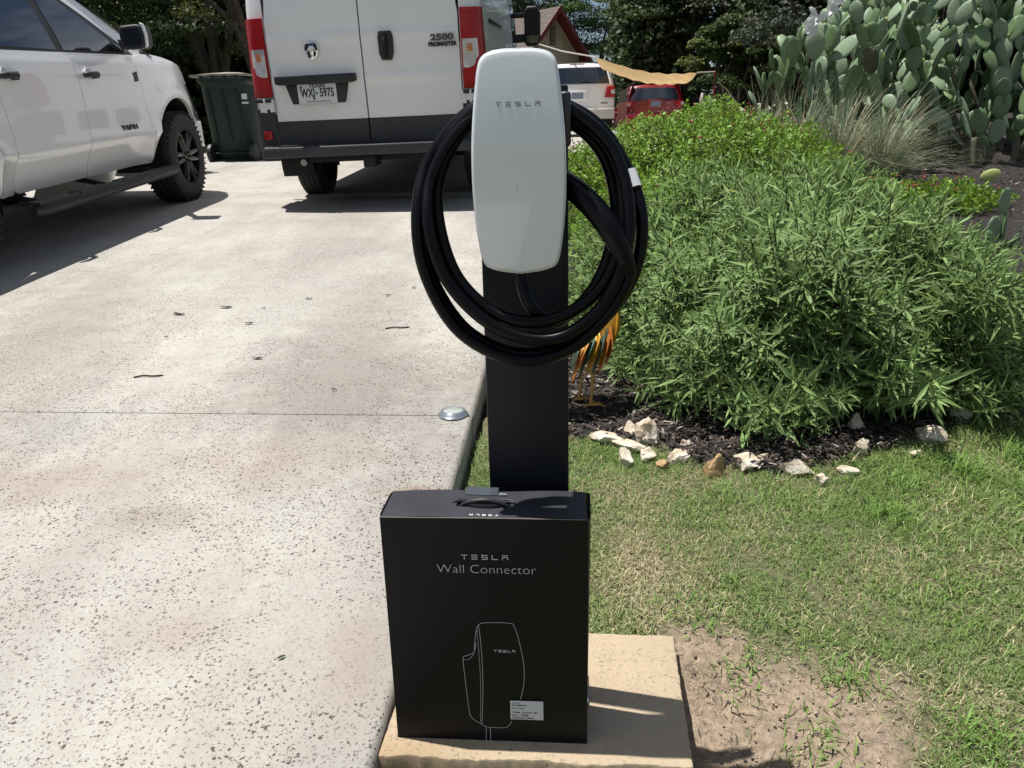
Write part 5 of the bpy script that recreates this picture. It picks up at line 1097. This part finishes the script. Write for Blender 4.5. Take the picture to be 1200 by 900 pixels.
def sage_stem(seed, H=.34):
    g = np.random.default_rng(seed); VV, FF, CC = [], [], []; off = 0; npair = 9
    bend = g.uniform(-.06, .06, 2)
    def ax(t): return np.array([bend[0]*t*t, bend[1]*t*t, H*t])
    for k in range(npair):
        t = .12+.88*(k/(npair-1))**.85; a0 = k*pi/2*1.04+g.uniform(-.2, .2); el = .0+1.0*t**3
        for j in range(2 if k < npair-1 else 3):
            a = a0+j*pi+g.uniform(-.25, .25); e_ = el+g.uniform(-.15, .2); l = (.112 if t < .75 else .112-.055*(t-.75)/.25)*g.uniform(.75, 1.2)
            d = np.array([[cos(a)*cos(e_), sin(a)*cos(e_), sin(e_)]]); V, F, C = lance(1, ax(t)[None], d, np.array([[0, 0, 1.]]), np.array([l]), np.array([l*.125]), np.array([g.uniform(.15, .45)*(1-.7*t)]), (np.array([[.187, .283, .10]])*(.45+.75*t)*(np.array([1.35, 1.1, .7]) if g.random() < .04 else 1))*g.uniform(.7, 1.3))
            VV.append(V); FF.append(F+off); CC.append(C); off += len(V)
            if g.random() < .7:   # a small side leaf
                d2 = np.array([[cos(a+.7)*cos(e_+.3), sin(a+.7)*cos(e_+.3), sin(e_+.3)]]); V, F, C = lance(1, ax(t-.03)[None], d2, np.array([[0, 0, 1.]]), np.array([l*.55]), np.array([l*.12]), np.array([.1]), np.array([[.187, .283, .10]])*g.uniform(.8, 1.2))
                VV.append(V); FF.append(F+off); CC.append(C); off += len(V)
    # the stem itself: a thin three-sided rod
    q = []
    for t in (-.5, .4, 1.0):
        for k in range(3): q.append(ax(t)+np.array([cos(k*2.09), sin(k*2.09), 0])*.0022)
    q = np.array(q); F = []
    for r_i in range(2):
        for k in range(3): a, b = r_i*3+k, r_i*3+(k+1) % 3; F += [(a, b, b+3), (a, b+3, a+3)]
    VV.append(q); FF.append(np.array(F)+off); CC.append(np.tile([.07, .075, .035], (9, 1)))
    return np.concatenate(VV), np.concatenate(FF), np.concatenate(CC)
stems = [sage_stem(500+k) for k in range(10)]
def rot_to(d, spin):
    d = Vector(d).normalized(); return d.to_track_quat('Z', 'Y').to_matrix().to_4x4() @ Matrix.Rotation(spin, 4, 'Z')
def join_inst(items, protos):
    VV, FF, CC = [], [], []; off = 0
    for k, mtx, cs in items:
        V, F, C = protos[k]; m = np.array(mtx); VV.append(V @ m[:3, :3].T+m[:3, 3]); FF.append(F+off); CC.append(C*cs); off += len(V)
    return np.concatenate(VV), np.concatenate(FF), np.concatenate(CC)
def dome_shrub(root, c, rx, ry, rz, n, protos, mat_, pname, individ, H, inner=.0, rough=.30, seed=1, names='leafy_stem', front_only_back=.35, smin=.65, smax=1.3, droop=True):
    """stems whose tips lie on an uneven dome; the nearest ones as parts, the rest joined"""
    g = random.Random(seed); items = []
    for _ in range(n):
        for _t in range(30):
            th = g.uniform(0, 2*pi); ph = math.asin(g.uniform(-.12, 1)); d = Vector((cos(ph)*cos(th), cos(ph)*sin(th), sin(ph)))
            if d.y < front_only_back or g.random() < .25: break
        bumpy = 1+rough*noise.noise(Vector((d.x*2.6+seed, d.y*2.6, d.z*2.6)))+rough*.5*noise.noise(Vector((d.x*7, d.y*7+seed, d.z*7)))
        k = 1-.30*g.random()**2
        tip = Vector((d.x*rx, d.y*ry, max(.05, d.z*rz+.05)))*bumpy*k
        ax = Vector((d.x*.9, d.y*.9, .42+.45*max(0, d.z)))+Vector((g.gauss(0, .3), g.gauss(0, .3), 0))
        if d.z < .2 and droop: ax.z *= .55
        sc = g.uniform(smin, smax); m = Matrix.Translation(tip-ax.normalized()*H*sc*.95) @ rot_to(ax, g.uniform(0, 6.28)) @ Matrix.Scale(sc, 4)
        items.append((g.randrange(len(protos)), m, g.uniform(.8, 1.2)))
    camL = Vector((-c[0], -c[1], .8)); items.sort(key=lambda it: (it[1].translation-camL).length)
    mes = [npmesh(pname, *protos[k][:2], mat_, protos[k][2]) for k in range(len(protos))]
    for k, m, cs in items[:individ]:
        o = link(pname, mes[k], root); o.matrix_basis = m
    if len(items) > individ:
        V, F, C = join_inst(items[individ:], protos); tag(link('foliage', npmesh('foliage', V, F, mat_, C), root), kind='stuff')
    # woody stems at the heart
    for k in range(14):
        a = g.uniform(0, 6.28); r0 = g.uniform(.05, .4); bm = B(); b_ = Vector((cos(a)*r0*rx, sin(a)*r0*ry, -.06)); e_ = Vector((cos(a)*.75*rx, sin(a)*.75*ry, rz*.55)); tube(bm, crom([b_, b_.lerp(e_, .5)+Vector((0, 0, .06)), e_], 3), [.007]*6+[.003], 5)
        link('woody_stem', finish(bm, 'woody_stem', M['bark'], 60), root)
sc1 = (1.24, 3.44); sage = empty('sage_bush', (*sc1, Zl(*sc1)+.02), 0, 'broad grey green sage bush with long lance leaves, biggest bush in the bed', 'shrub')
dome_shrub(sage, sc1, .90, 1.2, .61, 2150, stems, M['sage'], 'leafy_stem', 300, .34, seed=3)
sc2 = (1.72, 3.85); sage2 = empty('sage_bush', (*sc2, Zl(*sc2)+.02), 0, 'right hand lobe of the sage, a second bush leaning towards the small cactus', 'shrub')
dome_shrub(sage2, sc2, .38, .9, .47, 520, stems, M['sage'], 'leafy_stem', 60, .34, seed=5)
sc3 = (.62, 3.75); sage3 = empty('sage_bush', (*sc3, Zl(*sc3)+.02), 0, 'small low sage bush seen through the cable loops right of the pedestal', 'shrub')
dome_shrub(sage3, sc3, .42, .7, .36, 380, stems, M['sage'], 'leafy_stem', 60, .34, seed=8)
# flower spikes of the sage
M['purple'] = mat('purple_flower', (.12, .06, .2), .7)
for k, (x, y, Yv) in enumerate([(928, 262, 3.9), (856, 320, 3.4), (948, 270, 4.0)]):
    P = wpx(x, y, Yv); bm = B(); tube(bm, [(0, 0, -.12), (0, 0, -.03)], .0015, 4)
    for j in range(9): bmesh.ops.create_icosphere(bm, subdivisions=1, radius=.0055*(1-.05*j), matrix=Matrix.Translation((.004*sin(j*2.2), .004*cos(j*2.2), -.04+j*.009)))
    o = link('flower_spike', finish(bm, 'flower_spike', M['purple']), sage); o.location = P-Vector(sage.location); tag(o, kind='stuff')

# lime green autumn sage with small red flowers
M['limeleaf'] = mat('lime_leaves', (.12, .2, .03), .5, attr=True, trans=.35, spec=.4)
def small_stem(seed, H=.3, base=(.17, .29, .03), nl=46, ls=.026):
    g = np.random.default_rng(seed); t = g.uniform(.05, 1, nl)**.8; a = g.uniform(0, 2*pi, nl); r = (1-t)*.07+.012
    c = np.stack([np.cos(a)*r, np.sin(a)*r, H*t], 1); d = unit(np.stack([np.cos(a), np.sin(a), g.uniform(.1, 1.2, nl)], 1)); nrm = unit(np.stack([-np.cos(a)*.5, -np.sin(a)*.5, np.ones(nl)], 1)+g.normal(0, .3, (nl, 3)))
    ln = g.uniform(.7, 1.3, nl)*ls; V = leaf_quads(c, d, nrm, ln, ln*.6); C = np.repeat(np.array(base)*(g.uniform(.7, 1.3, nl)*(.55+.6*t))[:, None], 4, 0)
    rod = np.array([(.002*cos(k*1.571)*q, .002*sin(k*1.571)*q, z) for z, q in ((-.12, 1.2), (H*.5, 1), (H, .4)) for k in range(4)]); RF = np.array([(i*4+k, i*4+(k+1) % 4, i*4+4+(k+1) % 4, i*4+4+k) for i in range(2) for k in range(4)])+len(V)
    return np.concatenate([V, rod]), np.concatenate([np.arange(4*nl).reshape(-1, 4), RF]), np.concatenate([C, np.tile([.08, .07, .03], (12, 1))])
ss = [small_stem(700+k) for k in range(8)]
M['redflower'] = mat('red_flower', (.33, .05, .06), .7)
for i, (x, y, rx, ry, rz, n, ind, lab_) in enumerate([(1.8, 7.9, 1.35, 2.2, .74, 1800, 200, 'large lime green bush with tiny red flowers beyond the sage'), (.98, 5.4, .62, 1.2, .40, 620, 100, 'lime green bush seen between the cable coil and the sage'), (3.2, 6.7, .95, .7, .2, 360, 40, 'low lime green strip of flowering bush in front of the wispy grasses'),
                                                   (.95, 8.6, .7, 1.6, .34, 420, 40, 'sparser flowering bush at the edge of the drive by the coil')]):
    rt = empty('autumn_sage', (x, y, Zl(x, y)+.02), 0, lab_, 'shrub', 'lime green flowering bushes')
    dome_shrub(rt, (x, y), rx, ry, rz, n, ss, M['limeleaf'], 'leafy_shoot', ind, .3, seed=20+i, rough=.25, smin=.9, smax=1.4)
    g = random.Random(60+i); bm = B()
    for _ in range(int(34*rx)+8):
        th = g.uniform(0, 6.28); ph = g.uniform(.05, 1.4); d = Vector((cos(ph)*cos(th), -abs(cos(ph)*sin(th)) if g.random() < .7 else cos(ph)*sin(th), sin(ph)))
        c = Vector((d.x*rx, d.y*ry, d.z*rz+.05))*g.uniform(.94, 1.06)
        for _k in range(g.randrange(2, 5)): bmesh.ops.create_icosphere(bm, subdivisions=1, radius=g.uniform(.005, .010), matrix=Matrix.Translation(c+Vector((g.gauss(0, .015), g.gauss(0, .015), g.gauss(0, .02)))))
    tag(link('red_flowers', finish(bm, 'red_flowers', M['redflower']), rt), kind='stuff')

# wispy grasses
M['wisp'] = mat('wispy_grass', (.2, .22, .13), .6, attr=True, trans=.2)
def wisp(x, y, n, R0, H, label, seed, lean=(0, 0)):
    g = np.random.default_rng(seed); a = g.uniform(0, 2*pi, n); el = g.uniform(.15, 1.25, n); L0 = g.uniform(.6, 1.15, n)*H; VV, FF, CC = [], [], []
    b = np.stack([np.cos(a), np.sin(a), np.zeros(n)], 1); base = b*g.uniform(0, .09, n)[:, None]; s = np.stack([-np.sin(a), np.cos(a), np.zeros(n)], 1)
    ts = np.linspace(0, 1, 7); pts = []; kx = g.normal(0, .12, n); ky = g.normal(0, .1, n); kp = g.uniform(0, 6, n)
    for t in ts:
        hor = (np.sin(el)*t+.35*t*t*np.sin(el))*L0*.72; ver = L0*(np.cos(el)*.9+.25)*(t-.55*t*t*(.35+np.sin(el))); p = base+b*hor[:, None]; p[:, 2] = ver; p[:, 0] += lean[0]*t*t+kx*t*t+.02*np.sin(t*5+kp); p[:, 1] += lean[1]*t*t+ky*t*t; pts.append(p)
    w_ = g.uniform(.003, .0058, n)[:, None]
    V = np.stack([q for k, p in enumerate(pts) for q in (p-s*w_*(1-.8*ts[k]), p+s*w_*(1-.8*ts[k]))], 1).reshape(-1, 3); i = np.arange(n)[:, None]*14
    F = np.concatenate([i+np.array([2*k, 2*k+1, 2*k+3, 2*k+2]) for k in range(6)])
    dry = g.random(n) < .30; C = np.where(dry[:, None], np.array((.45, .38, .25)), np.array((.22, .28, .18)))*g.uniform(.65, 1.25, n)[:, None]
    o = empty('wispy_grass', (x, y, Zl(x, y)+.02), 0, label, 'ornamental grass', 'wispy grass clumps in front of the cactus')
    tag(link('blades', npmesh('blades', V, F, M['wisp'], np.repeat(C, 14, 0)), o), kind='stuff')
    bm = B(); bmesh.ops.create_icosphere(bm, subdivisions=2, radius=.09); [setattr(v.co, 'z', v.co.z*.5) for v in bm.verts]; link('crown_base', finish(bm, 'crown_base', M['bark']), o)
for i, (px0, py0, Yv, n, H, lab_, ln_) in enumerate([(893, 172, 8.6, 520, 1.2, 'leftmost wispy grass clump, standing before the lowest cactus pads', (-.1, 0)), (935, 178, 8.2, 640, 1.2, 'wispy grass clump second from the left', (.02, 0)), (985, 186, 7.9, 800, 1.15, 'densest grey green grass clump in the middle of the row', (.1, 0)), (1035, 190, 7.7, 650, 1.1, 'grass clump arching to the right over the black mulch', (.22, 0)), (860, 150, 9.8, 220, 1.1, 'thin pale grass sprays beside the upright stone block', (-.05, 0))]):
    P = wpx(px0, py0, Yv); wisp(P.x, P.y, n, .1, H, lab_, 900+i, ln_)

# ------------------------------------------------------------------ prickly pear
M['pad'+'_green'] = mat('cactus_pad_green', (.11, .18, .075), .5, two=(.165, .245, .125), vscale=7, bump=.25, bscale=60, spec=.35)
M['pad_blue'] = mat('cactus_pad_bluegreen', (.165, .24, .145), .5, two=(.23, .31, .205), vscale=6, bump=.25, bscale=60, spec=.35)
M['pad_old'] = mat('cactus_pad_old', (.10, .085, .05), .8, two=(.06, .07, .035), vscale=8, bump=.5, bscale=50)
for k_ in ('pad_green', 'pad_blue'):      # pale areole dots over the pads
    n = M[k_].node_tree; b = n.nodes['Principled BSDF']; src = b.inputs['Base Color'].links[0].from_socket
    v = n.nodes.new('ShaderNodeTexVoronoi'); v.inputs['Scale'].default_value = 38; tcn = n.nodes.new('ShaderNodeTexCoord'); n.links.new(tcn.outputs['Object'], v.inputs['Vector'])
    rr_ = n.nodes.new('ShaderNodeValToRGB'); rr_.color_ramp.elements[0].position = .12; rr_.color_ramp.elements[1].position = .2; rr_.color_ramp.elements[0].color = (.6, .6, .6, 1); rr_.color_ramp.elements[1].color = (0, 0, 0, 1); n.links.new(v.outputs['Distance'], rr_.inputs[0])
    mq = n.nodes.new('ShaderNodeMix'); mq.data_type = 'RGBA'; mq.inputs[7].default_value = (.34, .33, .22, 1); n.links.new(rr_.outputs[0], mq.inputs[0]); n.links.new(src, mq.inputs[6]); n.links.new(mq.outputs[2], b.inputs['Base Color'])
M['areole'] = mat('areole', (.22, .22, .15), .8)
def pad_mesh(seed, L0, W0, m):
    g = random.Random(seed); bm = B(); NR, NS = 9, 16; rows = []
    for j in range(NR+1):
        t = j/NR; z = L0*(1-cos(pi*t))/2; u = z/L0
        w_ = W0/2*math.sqrt(max(0, 1-((u-.56)/(.56 if u < .56 else .44))**2))**(1.15 if u < .56 else .95); th = .016*math.sqrt(max(0, 4*u*(1-u)))+.001
        w_ = max(w_, .012 if j == 0 else .002); rows.append([(w_*cos(2*pi*k/NS)*(1+.05*sin(seed+3*u)), th*sin(2*pi*k/NS)+.03*(u-.5)**2*(1 if seed % 2 else -1), z+.006*sin(k*2+seed)*(j == NR-1)) for k in range(NS)])
    V = [[bm.verts.new(p) for p in r] for r in rows]
    for i in range(NR):
        for k in range(NS): bm.faces.new((V[i][k], V[i][(k+1) % NS], V[i+1][(k+1) % NS], V[i+1][k]))
    bm.faces.new(V[0][::-1]); bm.faces.new(V[-1])
    return finish(bm, 'pad', M[m], 70)
PM = {m: [pad_mesh(k, .225+.02*(k % 4), .135+.015*(k % 3), m) for k in range(6)] for m in ('pad_green', 'pad_blue', 'pad_old')}
FRm = None
def grow_cactus(root, cols, hmax, seed, maxpads, sc=(.72, 1.28)):
    g = random.Random(seed); todo = []; n = 0; placed = []
    for (x, y, z) in cols: todo.append((Vector((x, y, z)), Vector((g.gauss(0, .25), g.gauss(0, .2), 1)).normalized(), g.uniform(-.9, .9), 0))
    while todo and n < maxpads:
        p, d, yaw, gen = todo.pop(g.randrange(len(todo)) if g.random() < .5 else -1)
        if p.z > hmax(p.x+root.location.x): continue
        if any((p+d*.1-q).length < .07 for q in placed): continue
        s = g.uniform(*sc)*(1.0 if gen else 1.1); k = g.randrange(6); m = 'pad_old' if gen < 1 or g.random() < .04 else ('pad_blue' if g.random() < .55 else 'pad_green')
        L0 = (.225+.02*(k % 4))*s; mtx = Matrix.Translation(p) @ rot_to(d, 0); x_ = mtx.to_3x3() @ Vector((1, 0, 0))
        mtx = mtx @ Matrix.Rotation(yaw-math.atan2(x_.y, x_.x), 4, 'Z') @ Matrix.Scale(s, 4)
        o = link('pad', PM[m][k], root); o.matrix_basis = mtx; n += 1; placed.append(p+d*.1)
        xa = (mtx.to_3x3() @ Vector((1, 0, 0))).normalized(); up = d
        nch = g.choice((1, 2, 2)) if gen else 2
        for j in range(nch-1, -1, -1):
            a = g.uniform(-.45, .45) if j == 0 else g.choice((-1, 1))*g.uniform(.5, 1.25); W0 = (.135+.015*(k % 3))*s
            q = p+up*L0*(.56+.43*cos(a))+xa*W0*.5*sin(a)*.92; nd = (up*cos(a*.75)+xa*sin(a*.75)+Vector((g.gauss(0, .14), g.gauss(.05, .14), .3))).normalized()
            if nd.z < .15: nd.z = .2; nd.normalize()
            todo.append((q, nd, yaw+g.gauss(0, .8), gen+1))
    return n
def hm(X): return float(np.interp(X, [2.6, 3.0, 3.4, 3.9, 4.4, 7.5], [.5, .95, 1.35, 1.8, 2.15, 2.5]))
cact_all = []
for kk, (x0_, x1_, sd, lab_) in enumerate([(3.35, 4.35, 11, 'left part of the tall prickly pear thicket, with the white cloth scraps'), (4.35, 5.5, 12, 'middle plant of the tall prickly pear thicket above the arching grass'), (5.5, 6.9, 13, 'right plant of the tall prickly pear thicket, cut by the picture edge')]):
    cb = Vector(((x0_+x1_)/2, 9.3, 0)); cb.z = Zl(cb.x, cb.y); cact = empty('prickly_pear', tuple(cb), 0, lab_, 'cactus', 'prickly pears of the garden')
    gg = random.Random(sd); cols = []
    for x in np.linspace(x0_, x1_, 17):
        X_ = x-cb.x+gg.gauss(0, .06); Y_ = gg.uniform(-.5, .8); cols.append((X_, Y_, Zl(x, 9.3+Y_)-cb.z-.03))
    grow_cactus(cact, cols, hm, sd, 285); cact_all.append(cact)
gg = random.Random(9)
for k, (cact, o) in enumerate([(c_, q) for c_ in cact_all for q in c_.children if q.matrix_basis.translation.z > .8]):
    if gg.random() < .13:
        m = o.matrix_basis; bm = B()
        M.setdefault('fruit', mat('cactus_fruit', (.35, .36, .08), .5))
        c = m @ Vector((gg.uniform(-.04, .04), 0, .235)); bmesh.ops.create_icosphere(bm, subdivisions=1, radius=.018, matrix=Matrix.Translation(c) @ Matrix.Diagonal((1, 1, 1.5, 1)))
        link('fruit', finish(bm, 'fruit', M['fruit'], 70), cact)
c2 = wpx(905, 128, 9.2); cl = empty('prickly_pear', tuple(c2), 0, 'low prickly pear clump with round upright pads at the left of the cactus thicket', 'cactus')
grow_cactus(cl, [(-.22, 0, 0), (-.08, .1, 0), (.06, -.05, .02), (.22, .05, .05), (.42, .1, .1), (.35, -.1, 0)], lambda X: float(np.interp(X, [2.6, 2.85, 3.1, 3.5], [.22, .3, .5, .8])), 5, 26)
c3 = wpx(1182, 285, 5.0); c3.z = Zl(c3.x, c3.y)+.02; cs = empty('prickly_pear', tuple(c3), 0, 'young prickly pear of a few pads by the right edge above the lawn', 'cactus')
for (x, y, z, yaw, ti, s, k) in [(-.10, 0, .02, .25, -.12, .85, 0), (-.03, .03, .02, 1.0, .08, .95, 1), (-.06, .02, .22, .3, .02, .62, 2), (-.11, -.03, -.02, .1, -.4, .55, 3), (.10, -.10, .0, -.15, -.05, 1.05, 4), (.04, .05, -.02, .5, .9, .6, 5)]:
    o = link('pad', PM['pad_green' if k % 2 else 'pad_blue'][k], cs, (x, y, z), (0, ti, yaw), s)
P = wpx(1153, 178, 8.0); P.z = Zl(P.x, P.y)+.05
M['palepad'] = mat('pale_pad', (.42, .47, .16), .6); o = link('fallen_pad', PM['pad_green'][1].copy(), None, P, (0, R(72), R(-25)), .75); o.data.materials[0] = M['palepad']; tag(o, 'pale yellow cactus pad lying alone on the black mulch', 'cactus pad')
P = wpx(1075, 155, 8.6); rock(P.x, P.y, .16, .1, .03, 'flat bluish white stone slab behind the arching grass', 91, 'lime', z=P.z)
# white cloth caught on the cactus
M['cloth'] = mat('white_cloth', (.8, .8, .8), .8, trans=.2)
for k, (x, y, s, lab_) in enumerate([(953, 28, .20, 'larger white cloth scrap caught on the cactus edge'), (978, 6, .16, 'smaller white cloth scrap above the larger one on the cactus')]):
    P = wpx(x, y, 8.75); bm = B(); sheet(bm, [[(s*(i/6-.5)*(.55+.45*j/6)+.02*sin(j*1.7), .03*sin(i*1.9+j), s*1.25*(j/6-.5)+.03*sin(i*1.3+k)) for i in range(7)] for j in range(7)])
    tag(link('white_cloth', finish(bm, 'white_cloth', M['cloth'], 60), None, P, (0, .35, 0)), lab_, 'cloth')
